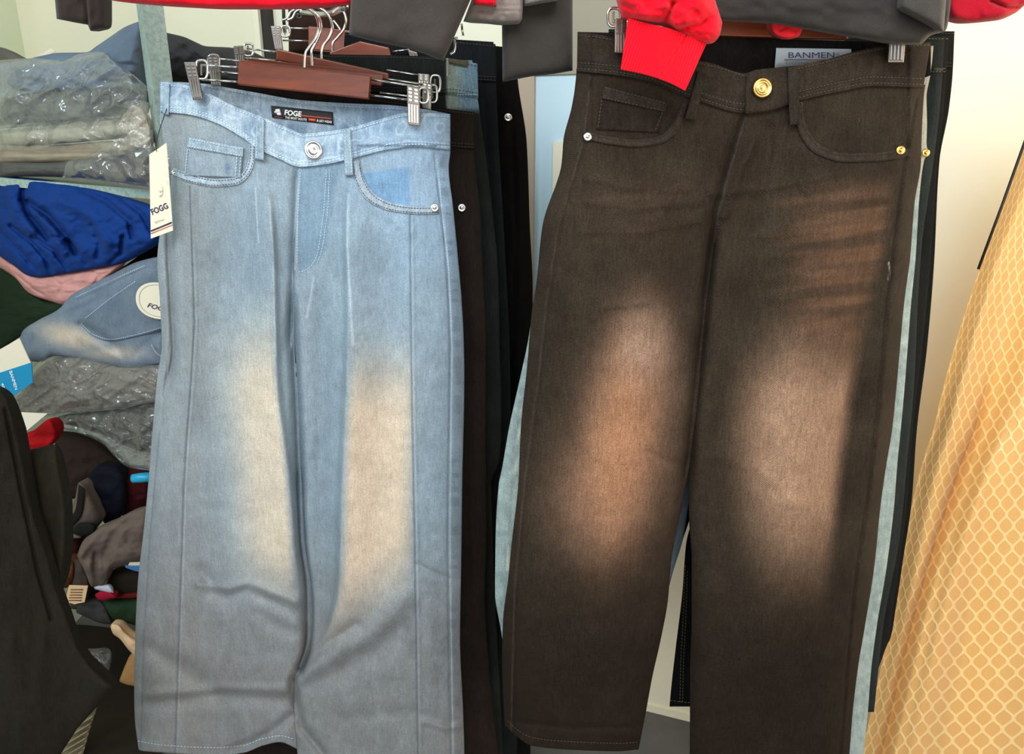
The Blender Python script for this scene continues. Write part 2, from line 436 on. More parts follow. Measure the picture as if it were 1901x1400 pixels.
def wall_slab(name, x0, x1, z0, z1, off, thick, mat):
    """box on the back wall, its face off metres in front of it"""
    t = np.array([1, -0.37, 0]) / math.hypot(1, 0.37); nrm = np.array([-0.37, -1, 0]) / math.hypot(1, 0.37)
    V = []
    for d in (off, off - thick):
        for x, z in ((x0, z1), (x0, z0), (x1, z0), (x1, z1)):
            V.append(np.array([x, wallY(x), z]) + nrm * d)
    F = [[0, 1, 2, 3], [7, 6, 5, 4], [0, 4, 5, 1], [1, 5, 6, 2], [2, 6, 7, 3], [3, 7, 4, 0]]
    return struct(link(name, V, F, mat, None, False))
wall_slab('wall_back', -1.75, 1.25, 0, 2.7, 0, 0.1, M['wall'])
def box(name, a, b, mat, parent=None):
    x0, y0, z0 = a; x1, y1, z1 = b
    V = [(x0, y0, z0), (x1, y0, z0), (x1, y1, z0), (x0, y1, z0), (x0, y0, z1), (x1, y0, z1), (x1, y1, z1), (x0, y1, z1)]
    F = [[0, 3, 2, 1], [4, 5, 6, 7], [0, 1, 5, 4], [1, 2, 6, 5], [2, 3, 7, 6], [3, 0, 4, 7]]
    return link(name, V, F, mat, parent, False)
struct(box('floor', (-2.2, -1.2, -0.05), (2.3, 2.75, 0), M['floor']))
struct(box('wall_left', (-1.49, 1.2, 0), (-1.39, 2.5, 2.7), M['wallg']))
wall_slab('door_1', 0.055, 0.30, 0.02, 1.68, 0.006, 0.02, M['door'])
wall_slab('trim_1', -0.607, -0.586, 0, 2.7, 0.02, 0.02, M['dark'])
wall_slab('trim_2', 0.012, 0.055, 0, 2.7, 0.018, 0.02, M['trim'])
wall_slab('wall_shade_strip', 0.055, 0.36, 1.60, 2.7, 0.012, 0.012, wall_mat('wall_shade_tone', (148, 142, 122)))  # taupe slab stands in for shade of the overhead garments on the wall
wall_slab('trim_3', -0.622, -0.607, 0, 2.7, 0.03, 0.03, M['wall'])
wall_slab('baseboard_back', -1.39, 1.25, 0, 0.02, 0.006, 0.006, M['wall'])
wb = wall_slab('white_board', 0.098, 0.29, 0.5, 1.46, 0.018, 0.012, M['wall']); del wb['kind']
tag(wb, 'plain white board standing against the pale blue panel between the two racks', 'board')


# ================================================================== SHELVING (metal, left)
shx = thing('metal_shelving', 'galvanised metal shelving unit with angle post holding stacked clothes', 'shelf', (-0.6, 1.45, 0))
def post(px_r, yref, Y, w):
    vy = CP + (700 - yref) / FPX * SP; X = (px_r - 950.5) / FPX * Y / vy
    V = []; k = [(-w * 0.55, 0.03), (0, 0), (w * 0.5, 0.028), (w * 0.5 - 0.003, 0.032), (0, 0.005), (-w * 0.55 + 0.003, 0.034)]
    for z in (0, 2.2):
        for a, b in k: V.append((X + a, Y + b, z))
    F = [[i, (i + 1) % 6, 6 + (i + 1) % 6, 6 + i] for i in range(6)] + [[5, 4, 3, 2, 1, 0], [6, 7, 8, 9, 10, 11]]
    return link('post', V, F, M['steel'], shx, False)
post(263, 0, 1.3, 0.042)
post(-240, 0, 1.75, 0.042)
def board(zl, zr, front, lip, name='shelf_board', dep=0.5):
    """front: ((x,y),(x,y)) left and right of front edge"""
    (xa, ya), (xb, yb) = front
    V = []
    for x, y, z in ((xa, ya, zl), (xb, yb, zr), (xb + 0.1, yb + dep, zr), (xa, min(ya + dep, 2.3), zl)): V += [(x, y, z), (x, y, z - lip)]
    F = [[0, 2, 4, 6], [7, 5, 3, 1], [0, 1, 3, 2], [2, 3, 5, 4], [4, 5, 7, 6], [6, 7, 1, 0]]
    o = link(name, V, F, M['steel'], shx, False); return o
pa = PW(20, 322, 1.62); pb = PW(288, 355, 1.36)
board(pa[2], pb[2], ((pa[0] - 0.25, 1.72), (pb[0] + 0.05, 1.335)), 0.016)
# the tip of the lip: front edge tilts slightly, as in the photo
board(0.70, 0.70, ((-1.25, 1.78), (-0.55, 1.50)), 0.016)
board(0.30, 0.30, ((-1.25, 1.86), (-0.55, 1.62)), 0.016)

# ================================================================== generic folded / hanging cloth piece
def edgep(s, p): return np.sqrt(np.clip(1 - np.abs(2 * s - 1) ** p, 0, 1))
def piece(name, top, bot, Y, col, label=None, cat=None, group=None, th=0.04, bulge=0.03, pu=6, pv=2.5, fold=(0.006, 30, 14), seed=1,
          mat=None, parent=None, n=None, m=None, extra=None, colf=None, smoothp=True, cr=None, matk=None):
    T = np.array(top, float); Bt = np.array(bot, float)
    W = max(np.ptp(np.r_[T[:, 0], Bt[:, 0]]), 8); H = max(np.ptp(np.r_[T[:, 1], Bt[:, 1]]), 8)
    m = m or int(min(max(W / 3, 10), 200)); n = n or int(min(max(H / 3, 8), 200))
    A = pathn(top, m, smoothp); B = pathn(bot, m, smoothp); v = np.linspace(0, 1, n)[:, None]; u = np.linspace(0, 1, m)[None]
    px = A[None, :, 0] * (1 - v) + B[None, :, 0] * v; py = A[None, :, 1] * (1 - v) + B[None, :, 1] * v
    e = edgep(u, pu) * edgep(v, pv)
    h = bulge * e
    if fold: h = h + fold[0] * (fbm(px / fold[1], py / fold[2], seed) - 0.5) * 2 * e
    if cr: h = h + cr[0] * (crease((px + 0.9 * py) / cr[1] / 1.5, (py - 0.5 * px) / cr[2] / 1.2, seed + 5, 2) - 0.5) * 2 * e + 0.7 * cr[0] * (crease((px - 0.8 * py) / cr[1] / 1.8, (py + 0.6 * px) / cr[2] / 1.3, seed + 9, 1) ** 3 - 0.3) * 2 * e
    if extra is not None: h = h + extra(px, py) * e
    Yv = Y(px, py) if callable(Y) else Y
    F = PW(px, py, Yv - h); Bk = PW(px, py, Yv + 0 * px); Bk[..., 1] += th * e + 0.001
    o = shell(name, F, Bk, mat or cloth(col, **(matk or {})), parent, None if colf is None else colf(px, py))
    if label: tag(o, label, cat, group)
    return o

def Ysh(px, py=0): return 1.60 - 0.27 * (np.asarray(px, float) - 20) / 270
def off_sh(d): return lambda px, py: Ysh(px) + d

# ---- top shelf
K1 = dict(twill=False, rough=0.85)
piece('folded_garment', [(-6, 120), (40, 112), (75, 104), (110, 98), (160, 97), (180, 85), (205, 68), (232, 50), (262, 38)], [(-6, 205), (70, 190), (160, 185), (262, 180)],
      off_sh(0.05), (88, 102, 118), 'blue-grey garment on top of the stack on the upper shelf', 'garment', 'clothes on the upper shelf', th=0.1, bulge=0.08, pv=2.2, fold=(0.02, 50, 22), seed=3, cr=(0.008, 60, 25), matk=K1)
piece('folded_garment', [(-8, 86), (10, 90), (28, 100), (46, 112)], [(-8, 132), (12, 128), (30, 122), (46, 116)], off_sh(0.16), (92, 90, 84),
      'dark grey garment end at the far left of the upper shelf', 'garment', 'clothes on the upper shelf', matk=K1)
g2 = thing('wrapped_garment', 'grey garment wrapped in crinkled clear plastic, upper shelf, below the blue-grey garment', 'garment', PW(130, 235, 1.5), 'clothes on the upper shelf')
piece('folded_cloth', [(-6, 182), (70, 168), (150, 162), (210, 158), (272, 165)], [(-6, 240), (80, 234), (160, 230), (272, 214)], off_sh(0.01), (76, 80, 80), th=0.05, bulge=0.05, fold=(0.016, 60, 14), seed=5, parent=g2, matk=K1)
piece('plastic_wrap', [(-8, 112), (60, 108), (110, 112), (150, 100), (185, 96), (225, 120), (272, 160)], [(-8, 246), (80, 238), (160, 234), (230, 222), (272, 212)], off_sh(-0.03), None, th=0.01, bulge=0.06, pv=3, fold=(0.01, 40, 25), cr=(0.016, 45, 26), seed=21, parent=g2, mat=M['plastic'])
g3 = thing('wrapped_garment', 'cream rolled garment in clear plastic on the upper shelf', 'garment', PW(130, 265, 1.5), 'clothes on the upper shelf')
piece('folded_cloth', [(-6, 242), (60, 236), (150, 227), (272, 216)], [(-6, 272), (60, 270), (150, 264), (276, 252)], off_sh(0), (150, 146, 130), th=0.05, bulge=0.05, fold=(0.006, 60, 14), seed=6, parent=g3, matk=K1)
g3c = piece('folded_cloth', [(222, 226), (235, 205), (250, 193), (262, 200), (280, 240)], [(222, 232), (232, 262), (250, 276), (268, 276), (284, 262)], off_sh(-0.02), (170, 160, 142), th=0.03, bulge=0.02, fold=(0.012, 14, 14), cr=(0.012, 16, 16), seed=8, parent=g3, matk=K1)
piece('plastic_wrap', [(-8, 232), (60, 228), (150, 220), (215, 212), (250, 185), (276, 190)], [(-8, 280), (60, 280), (150, 276), (220, 290), (282, 292)], off_sh(-0.035), None, th=0.01, bulge=0.05, pv=3, fold=(0.008, 40, 25), cr=(0.014, 40, 22), seed=27, parent=g3, mat=M['plastic'])
piece('folded_garment', [(-6, 268), (60, 269), (120, 268), (200, 262), (262, 262)], [(-6, 303), (60, 304), (120, 303), (200, 298), (262, 290)], off_sh(0), (140, 130, 112),
      'beige folded garment under the cream roll on the upper shelf', 'garment', 'clothes on the upper shelf', th=0.05, bulge=0.05, fold=(0.008, 60, 8), seed=7, matk=K1, extra=lambda x, y: -0.006 * np.exp(-((y - 288 + 0.02 * x) / 2.5) ** 2))
g4 = thing('wrapped_garment', 'dark grey garment in clear plastic at the bottom of the upper shelf stack', 'garment', PW(130, 330, 1.5), 'clothes on the upper shelf')
piece('folded_cloth', [(-6, 298), (80, 300), (160, 292), (225, 272), (284, 268)], [(-6, 330), (60, 328), (150, 331), (230, 340), (288, 350)], off_sh(0), (78, 76, 74), th=0.05, bulge=0.05, fold=(0.012, 50, 14), seed=9, parent=g4, matk=K1)
piece('plastic_wrap', [(120, 300), (165, 284), (210, 262), (245, 236), (284, 240)], [(115, 331), (160, 333), (210, 340), (250, 346), (288, 352)], off_sh(-0.035), None, th=0.01, bulge=0.03, pv=3, fold=(0.008, 30, 25), cr=(0.014, 34, 26), seed=33, parent=g4, mat=M['plastic'])
piece('folded_garment', [(286, 52), (300, 58), (340, 68), (385, 86), (425, 88), (465, 95), (500, 112)], [(292, 152), (340, 156), (400, 160), (450, 162), (500, 160)], 1.62, (52, 52, 53),
      'charcoal garment lying on the upper shelf behind the metal post', 'garment', 'clothes on the upper shelf', th=0.12, bulge=0.08, fold=(0.02, 50, 30), seed=11, matk=K1, extra=lambda x, y: ridge(x, y, [(318, 70), (345, 88), (375, 112)], 3, -0.01))
tg = prism('price_tag', [(58, 112), (95, 89), (103, 96), (84, 104), (66, 115)], 1.7, 0.002, M['white']); tag(tg, 'small white card tag sticking up behind the blue-grey garment', 'tag')

# ---- middle shelf
def bl(x, y):
    h = 0
    for p, w, a in (([(44, 340), (42, 370), (55, 400), (90, 445)], 7, -0.022), ([(52, 375), (90, 400), (125, 440), (140, 470)], 7, -0.022), ([(150, 350), (200, 375), (240, 410), (246, 440)], 7, -0.014),
                    ([(215, 360), (262, 395), (282, 430)], 6, -0.012), ([(20, 420), (60, 450), (85, 480), (95, 510)], 6, -0.016), ([(60, 440), (100, 465), (125, 500)], 5, -0.014),
                    ([(100, 440), (130, 450), (160, 490)], 5, -0.012), ([(170, 420), (185, 450), (180, 480)], 7, -0.012), ([(228, 440), (225, 470), (205, 488)], 5, -0.016), ([(0, 430), (40, 470), (70, 505)], 6, -0.012),
                    ([(20, 360), (30, 400), (60, 430)], 12, 0.012), ([(110, 370), (170, 400), (200, 450)], 16, 0.016), ([(70, 400), (100, 430), (120, 470)], 8, 0.01)):
        h = h + ridge(x, y, p, w * 0.85, a * 1.5)
    return h + 0.010 * (crease((x + y) / 34, (y - x) / 60, 77, 2) - 0.5)
piece('sweater', [(-8, 326), (60, 331), (150, 346), (230, 366), (300, 388)], [(-8, 470), (27, 494), (50, 511), (73, 515), (120, 508), (174, 499), (225, 490), (262, 472), (300, 450)],
      off_sh(0.0), (8, 46, 108), 'royal blue crumpled sweater below the upper shelf', 'sweater', th=0.05, bulge=0.05, pv=3, fold=(0.016, 40, 26), seed=12, extra=bl, matk=dict(twill=False), n=110, m=150)
piece('folded_garment', [(-8, 470), (30, 492), (70, 510), (110, 505), (150, 500), (190, 494), (228, 484)], [(-8, 492), (27, 515), (55, 545), (95, 560), (118, 566), (150, 552), (185, 528), (228, 492)],
      off_sh(0.03), (178, 128, 122), 'pale pink garment peeking out under the blue sweater', 'garment', th=0.04, bulge=0.035, fold=(0.012, 26, 12), seed=13, matk=K1, extra=lambda x, y: ridge(x, y, [(98, 515), (112, 530), (110, 548)], 3, -0.008) + ridge(x, y, [(30, 510), (60, 535), (80, 548)], 3, -0.008) + ridge(x, y, [(172, 502), (182, 515), (176, 530)], 3, -0.01))
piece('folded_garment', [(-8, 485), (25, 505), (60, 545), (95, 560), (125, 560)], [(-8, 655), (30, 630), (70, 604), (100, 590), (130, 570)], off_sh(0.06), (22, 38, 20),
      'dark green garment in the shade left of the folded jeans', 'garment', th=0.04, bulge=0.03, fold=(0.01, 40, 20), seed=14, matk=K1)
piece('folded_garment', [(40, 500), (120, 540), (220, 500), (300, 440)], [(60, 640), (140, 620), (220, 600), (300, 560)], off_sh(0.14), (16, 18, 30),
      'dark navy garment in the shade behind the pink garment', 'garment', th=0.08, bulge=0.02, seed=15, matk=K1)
# folded jeans
fj = thing('folded_jeans', 'folded faded blue jeans with a back pocket, lying on the middle shelf', 'jeans', PW(170, 680, 1.4))
def fjc(x, y):
    base = mixc((88, 102, 118), (110, 120, 132), fbm(x / 30, y / 20, 4)); 
    f = np.exp(-(((x - 130) / 62) ** 2 + ((y - 625 - (x - 130) * 0.22) / 24) ** 2) ** 1.3)
    f = np.maximum(f, 0.8 * np.exp(-(((x - 205) / 60) ** 2 + ((y - 655) / 14) ** 2))); return mixc(base, (178, 164, 148), np.clip(f, 0, 1))
def fjr(x, y): return (ridge(x, y, [(150, 604), (172, 615), (190, 628), (215, 645), (228, 665)], 9, -0.014) + ridge(x, y, [(60, 640), (70, 615), (120, 585), (180, 560)], 8, -0.006) +
                       ridge(x, y, [(120, 568), (180, 538), (240, 505), (295, 482)], 4, -0.006) + ridge(x, y, [(150, 625), (200, 655), (240, 672)], 10, 0.008) + ridge(x, y, [(235, 675), (270, 640), (298, 615)], 8, -0.006))
Yfj = off_sh(-0.005)
def Sfj(px, py, off=0.0):
    return PW(px, py, Yfj(px, py) - 0.036 - off - fjr(px, py))
piece('denim_cloth', [(33, 640), (42, 615), (70, 595), (110, 573), (130, 550), (165, 530), (210, 508), (255, 486), (305, 474)], [(33, 644), (46, 668), (75, 672), (100, 661), (140, 665), (190, 675), (235, 684), (305, 676)],
      Yfj, None, th=0.04, bulge=0.036, pu=10, pv=4, fold=None, mat=M['denim'], parent=fj, extra=fjr, colf=fjc, n=90, m=130)
band('back_pocket', Sfj, [(150, 602), (190, 566), (250, 525), (300, 498)], [(150, 602), (172, 624), (205, 634), (250, 626), (300, 612)], 24, 40, 0.002, 0.003, M['denim'], fj, lambda x, y: mixc((84, 98, 114), (104, 112, 122), fbm(x / 14, y / 14, 3)))
for q in ([(151, 601), (173, 621), (205, 630), (250, 622), (300, 608)], [(160, 590), (200, 558), (252, 522)], [(281, 640), (290, 655), (300, 662)], [(140, 552), (200, 524), (270, 492)]):
    stitches('seam_stitching', Sfj, [q], fj, M['thread_light'], 0.0032, 3.5, 0.4, 0.45)
tg = thing('paper_tag', 'rounded cream paper tag printed FOGG on the folded jeans', 'tag', Sfj(285, 590, 0.004))
th_ = np.linspace(0, 2 * math.pi, 40, endpoint=False)
cxy = np.stack([298 + 46 * np.sign(np.cos(th_)) * np.abs(np.cos(th_)) ** 0.85, 559 + 34 * np.sign(np.sin(th_)) * np.abs(np.sin(th_)) ** 0.9], -1)
cxy[:, 1] += (cxy[:, 0] - 298) * 0.12
pl0 = Sfj(298, 559, 0.009)
def Stag(px, py, off=0.0): return PW(px, py, pl0[1] - off + 0 * np.asarray(px, float))
def disc_on(name, S, c, mat, parent, off, thick=0.0008):
    A = S(c[:, 0], c[:, 1], off); B = S(c[:, 0], c[:, 1], off - thick); n = len(c)
    F = [list(range(n))[::-1], [n + k for k in range(n)]] + [[k, (k + 1) % n, n + (k + 1) % n, n + k] for k in range(n)]
    return link(name, np.vstack([A, B]), F, mat, parent, False)
disc_on('card', Stag, cxy, M['white'], tg, 0.0)
def ring_on(name, S, c, wpx, mat, parent, off):
    cc = c.mean(0); c2 = cc + (c - cc) * (1 - wpx); A = S(c[:, 0], c[:, 1], off); B = S(c2[:, 0], c2[:, 1], off); n = len(c)
    return link(name, np.vstack([A, B]), [[k, n + k, n + (k + 1) % n, (k + 1) % n] for k in range(n)], mat, parent, False)
ring_on('printed_border', Stag, cxy.mean(0) + (cxy - cxy.mean(0)) * 0.88, 0.03, M['greyink'], tg, 0.0006)
text_on('printed_name', 'FOGG', Stag, (273, 570), (313, 581), 8.5, M['ink'], tg, 0.0008, 0.2, 0.02)

# card tag, white and cyan
cd = thing('card_tag', 'white and cyan card tag printed BANMEN beside the folded jeans', 'tag', PW(30, 742, 1.5))
prism('card', [(-6, 652), (36, 628), (58, 676), (61, 710), (12, 744), (-6, 700)], 1.46, 0.002, M['white'], cd)
prism('cyan_band', [(-6, 694), (58, 673), (61, 710), (12, 744), (-6, 706)], 1.458, 0.002, M['cyan'], cd)
SC = lambda px, py, off=0.0: PW(px, py, 1.457 - off + 0 * np.asarray(px, float))
text_on('printed_name', 'BANMEN', SC, (17, 690), (28, 724), 6, M['inkwhite'], cd, 0.001, 0, 0.0)
text_on('printed_code', '4085', SC, (2, 712), (7, 730), 5, M['inkwhite'], cd, 0.001)
# wrapped garments under the jeans
w1 = thing('wrapped_garment', 'grey rolled garment in glossy clear plastic directly under the folded jeans', 'garment', PW(170, 775, 1.45), 'plastic wrapped clothes on the middle shelf')
piece('folded_cloth', [(22, 750), (50, 712), (80, 676), (120, 662), (200, 674), (300, 680)], [(22, 774), (80, 772), (140, 765), (200, 757), (300, 744)], off_sh(0.02), (96, 88, 80), th=0.04, bulge=0.05, fold=(0.012, 50, 12), seed=16, parent=w1, matk=K1)
piece('plastic_wrap', [(28, 720), (60, 680), (90, 662), (150, 662), (220, 676), (300, 678)], [(22, 776), (80, 774), (140, 768), (210, 760), (300, 746)], off_sh(-0.02), None, th=0.01, bulge=0.05, pv=3, fold=(0.012, 40, 20), cr=(0.018, 44, 16), seed=44, parent=w1, mat=M['plastic'])
w2 = thing('wrapped_garment', 'dark garment in loose clear plastic sagging below the glossy grey roll', 'garment', PW(200, 870, 1.5), 'plastic wrapped clothes on the middle shelf')
piece('folded_cloth', [(104, 775), (150, 765), (200, 758), (300, 745)], [(110, 786), (150, 795), (200, 815), (250, 840), (300, 850)], off_sh(0.06), (58, 55, 50), th=0.04, bulge=0.05, fold=(0.012, 40, 16), seed=17, parent=w2, matk=K1)
piece('plastic_wrap', [(100, 772), (150, 765), (200, 760), (300, 748)], [(104, 792), (150, 806), (190, 824), (215, 850), (240, 868), (300, 876)], off_sh(0.02), None, th=0.01, bulge=0.04, pv=3, fold=(0.01, 30, 20), cr=(0.016, 40, 22), seed=51, parent=w2, mat=M['plastic'])
pc = prism('paper_sheet', [(18, 765), (88, 768), (36, 811)], 1.36, 0.002, M['white']); tag(pc, 'corner of a white paper sheet hanging under the plastic rolls', 'paper')
piece('folded_garment', [(38, 808), (60, 800), (92, 778), (106, 800)], [(42, 832), (60, 842), (85, 836), (104, 815)], 1.42, (150, 10, 16), 'small bright red garment edge above the dark hanging trousers', 'garment', th=0.04, bulge=0.015, seed=18, matk=K1)

# ---- lower shelf jumble
LG = 'jumbled clothes on the lower shelf'
def lg(top, bot, Y, col, label, seed, th=0.06, bulge=0.03, fold=(0.008, 20, 16), name='folded_garment', cat='garment', **k):
    return piece(name, top, bot, Y, col, label, cat, LG, th=th, bulge=bulge, fold=fold, seed=seed, matk=K1, **k)
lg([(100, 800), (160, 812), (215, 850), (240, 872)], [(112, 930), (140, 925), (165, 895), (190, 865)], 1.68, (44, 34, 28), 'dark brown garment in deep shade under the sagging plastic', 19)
lg([(150, 902), (170, 876), (190, 860), (215, 864), (232, 880)], [(152, 908), (185, 950), (195, 972), (222, 962), (235, 930)], 1.60, (12, 14, 26), 'navy garment in the lower shelf jumble', 20)
lg([(205, 860), (240, 868), (280, 872)], [(205, 960), (240, 955), (280, 935)], 1.64, (62, 16, 20), 'maroon garment behind the navy garment', 21)
bb = lathe('bottle_cap', [(0.004, -0.02), (0.009, -0.018), (0.010, 0.0), (0.010, 0.02), (0.004, 0.022)], PW(262, 887, 1.45), (1, 0, 0.1), simple('cyan_plastic', (30, 160, 200), 0.35)); tag(bb, 'small bright cyan plastic cap next to the light blue jeans edge', 'cap')
capo = thing('baseball_hat', 'grey cap with dark curved stripe and dark underside, on the lower shelf', 'hat', PW(140, 998, 1.55))
piece('crown', [(88, 988), (120, 962), (138, 930), (148, 895), (162, 898)], [(92, 994), (130, 984), (158, 990), (176, 984), (191, 962)], 1.55, (96, 84, 76), th=0.08, bulge=0.05, fold=(0.004, 20, 20), seed=22, parent=capo, matk=K1)
piece('stripe', [(90, 986), (118, 972), (140, 945), (146, 900)], [(94, 993), (126, 982), (152, 955), (158, 908)], 1.497, (26, 22, 20), th=0.004, bulge=0.004, fold=None, parent=capo, matk=K1)
piece('peak', [(132, 990), (150, 970), (170, 972), (178, 980)], [(140, 992), (155, 996), (166, 994), (176, 986)], 1.49, (20, 22, 18), th=0.01, bulge=0.006, fold=None, parent=capo, matk=K1)
lg([(94, 996), (112, 985), (130, 988), (150, 998)], [(94, 998), (112, 1000), (130, 1000), (150, 999)], 1.52, (110, 98, 92), 'thin grey cloth flap below the cap', 23, th=0.01, bulge=0.008)
def mauve(x, y): return ridge(x, y, [(178, 1030), (176, 1060), (180, 1085)], 5, -0.012) + ridge(x, y, [(200, 970), (170, 1000), (150, 1030)], 8, 0.008) + ridge(x, y, [(240, 960), (205, 1000), (190, 1040)], 8, -0.008)
lg([(143, 1032), (152, 1008), (178, 982), (215, 966), (250, 948), (275, 940)], [(146, 1038), (158, 1062), (172, 1090), (190, 1088), (208, 1058), (275, 1044)], 1.50, (100, 86, 78), 'grey-mauve garment spilling over the edge of the lower shelf', 24, fold=(0.012, 24, 24), extra=mauve)
lg([(92, 996), (120, 1000), (150, 1000)], [(95, 1045), (120, 1050), (150, 1030)], 1.62, (48, 14, 16), 'deep red garment left of the grey-mauve garment', 25)
lg([(100, 1040), (122, 1038), (140, 1040)], [(102, 1084), (120, 1092), (140, 1080)], 1.56, (92, 52, 24), 'orange-brown garment under the deep red one', 26)
lg([(136, 1040), (150, 1036), (162, 1060), (166, 1090)], [(130, 1130), (145, 1132), (158, 1122), (166, 1108)], 1.55, (62, 52, 46), 'grey-brown sleeve carrying the cream label', 27)
lt = thing('care_label', 'cream care label with brown printed lines in the lower shelf jumble', 'label', PW(140, 1122, 1.5))
prism('card', [(128, 1087), (163, 1088), (157, 1118), (138, 1122), (121, 1116)], 1.50, 0.002, simple('label_cream', (215, 180, 135), 0.7), lt)
SL = lambda px, py, off=0.0: PW(px, py, 1.499 - off + 0 * np.asarray(px, float))
ib = simple('brown_ink', (110, 70, 45), 0.7)
for q in ((128, 1095, 154), (127, 1100, 153), (126, 1105, 152), (125, 1110, 152), (124, 1115, 151)):
    patch('printed_line', SL, [(q[0] + 3, q[1] - 1), (q[2], q[1] - 1), (q[2], q[1] + 0.8), (q[0] + 3, q[1] + 0.8)], 0.0005, ib, lt, 2, 2, thick=0.0006)
lg([(174, 1090), (185, 1086), (200, 1086), (208, 1094)], [(176, 1094), (190, 1098), (204, 1102), (211, 1101)], 1.50, (185, 190, 205), 'small white fabric scrap below the grey-mauve garment', 28, th=0.01, bulge=0.006, fold=None)
lg([(176, 1104), (190, 1097), (205, 1100), (216, 1108)], [(180, 1112), (192, 1116), (206, 1112), (216, 1110)], 1.50, (150, 18, 45), 'crimson fabric scrap under the white one', 29, th=0.02, bulge=0.01, fold=None)
lg([(196, 1085), (212, 1058), (240, 1056), (270, 1064)], [(204, 1102), (220, 1104), (245, 1106), (270, 1104)], 1.56, (40, 34, 26), 'dark brown garment right of the crimson scrap', 30)
lg([(212, 1108), (230, 1103), (270, 1096)], [(212, 1113), (232, 1113), (270, 1110)], 1.54, (100, 26, 22), 'thin rust-red garment edge under the dark brown one', 31, th=0.02, bulge=0.01)
lg([(186, 1114), (215, 1112), (245, 1112), (275, 1112)], [(196, 1130), (212, 1152), (240, 1158), (275, 1170)], 1.54, (28, 48, 28), 'dark green garment at the bottom right of the jumble', 32)
lg([(140, 1125), (165, 1108), (185, 1112), (200, 1130)], [(142, 1138), (165, 1148), (190, 1158), (212, 1160)], 1.55, (56, 54, 54), 'grey sheer garment at the bottom left of the jumble', 33)
lb = thing('sticker', 'small blue and cream sticker at the edge of the light blue jeans', 'sticker', PW(245, 1062, 1.45))
prism('cream_half', [(240, 1045), (270, 1044), (270, 1050), (238, 1050)], 1.46, 0.002, M['white'], lb)
prism('blue_half', [(232, 1050), (270, 1050), (270, 1064), (250, 1060), (233, 1054)], 1.46, 0.002, simple('blue_card', (60, 110, 165), 0.5), lb)
# under the shelf, on the floor
lgc = piece('cloth_strip', [(205, 1164), (208, 1157), (218, 1158), (234, 1174), (270, 1196)], [(206, 1168), (210, 1177), (222, 1186), (238, 1206), (270, 1236)], 1.5, (214, 178, 140), 'cream rolled cloth strip hanging out under the lower shelf', 'cloth', th=0.03, bulge=0.018, fold=(0.006, 12, 12), seed=34, matk=K1)
cb = piece('cardboard_piece', [(222, 1262), (232, 1236), (246, 1212), (275, 1206)], [(222, 1266), (236, 1272), (252, 1275), (275, 1282)], 1.7, (168, 128, 82), 'torn brown cardboard piece on the floor beside the light blue jeans', 'cardboard', th=0.01, bulge=0.01, fold=(0.003, 14, 20), seed=35, matk=dict(twill=False, mott=0.05, speck=0.05))
pw = piece('plastic_wad', [(145, 1214), (170, 1211), (190, 1208), (205, 1214)], [(150, 1220), (165, 1232), (185, 1246), (198, 1258)], 1.72, None, 'crumpled clear plastic wad on the dark floor', 'plastic', th=0.03, bulge=0.02, cr=(0.02, 10, 18), fold=None, seed=36, mat=M['plastic'], n=30, m=40)
pr = piece('plastic_strip', [(108, 1402), (125, 1372), (150, 1340), (178, 1312)], [(152, 1410), (158, 1386), (168, 1350), (180, 1314)], 1.5, None, 'ribbed clear plastic packing strip on the floor beside the dark trousers', 'plastic', th=0.005, bulge=0.01, fold=None, mat=simple('cloudy_plastic', (150, 140, 112), 0.25), n=30, m=90,
           extra=lambda x, y: 0.012 * np.sin((y + 0.6 * x) / 1.7))
piece('floor_mat', [(-10, 1180), (130, 1160), (300, 1180)], [(-10, 1440), (130, 1440), (300, 1440)], lambda px, py: 1.45 / np.maximum((-( -SP + (700 - py) / FPX * CP)) / (CP + (700 - py) / FPX * SP), 0.2) - 0.01, (40, 34, 26), 'dark brown mat covering the floor under the shelving', 'mat', th=0.01, bulge=0.002, fold=None, matk=K1)

# ---- dark trousers hanging in the left foreground
dt = thing('hanging_trousers', 'dark olive-black trousers hanging in the left foreground', 'trousers', PW(60, 1400, 0.95))
def dtr(x, y): return ridge(x, y, [(10, 760), (45, 940), (70, 1060), (95, 1150)], 3.5, -0.006) + 0.012 * np.sin((x - y * 0.14) / 34.0)
piece('front_leg', [(4, 724), (14, 742), (36, 810), (64, 961), (75, 990), (90, 1040), (105, 1094), (126, 1148), (146, 1205), (168, 1235), (214, 1275), (180, 1313), (144, 1352), (100, 1420)],
      [(-60, 700), (-60, 900), (-60, 1200), (-60, 1430)], 0.95, (29, 25, 18), th=0.03, bulge=0.02, pu=12, pv=6, fold=(0.01, 60, 160), seed=38, parent=dt, extra=dtr, n=90, m=220,
      matk=dict(speck=0.3, mott=0.14), smoothp=False)
piece('rear_leg', [(104, 825), (106, 840), (118, 910), (124, 945), (124, 1000), (118, 1060), (112, 1100)], [(42, 838), (50, 880), (64, 961), (80, 1010), (90, 1040), (100, 1080), (104, 1100)], 1.0, (34, 32, 22), th=0.03, bulge=0.02, pu=6, pv=4,
      fold=(0.01, 50, 160), seed=39, parent=dt, n=40, m=90, matk=dict(speck=0.3, mott=0.14))

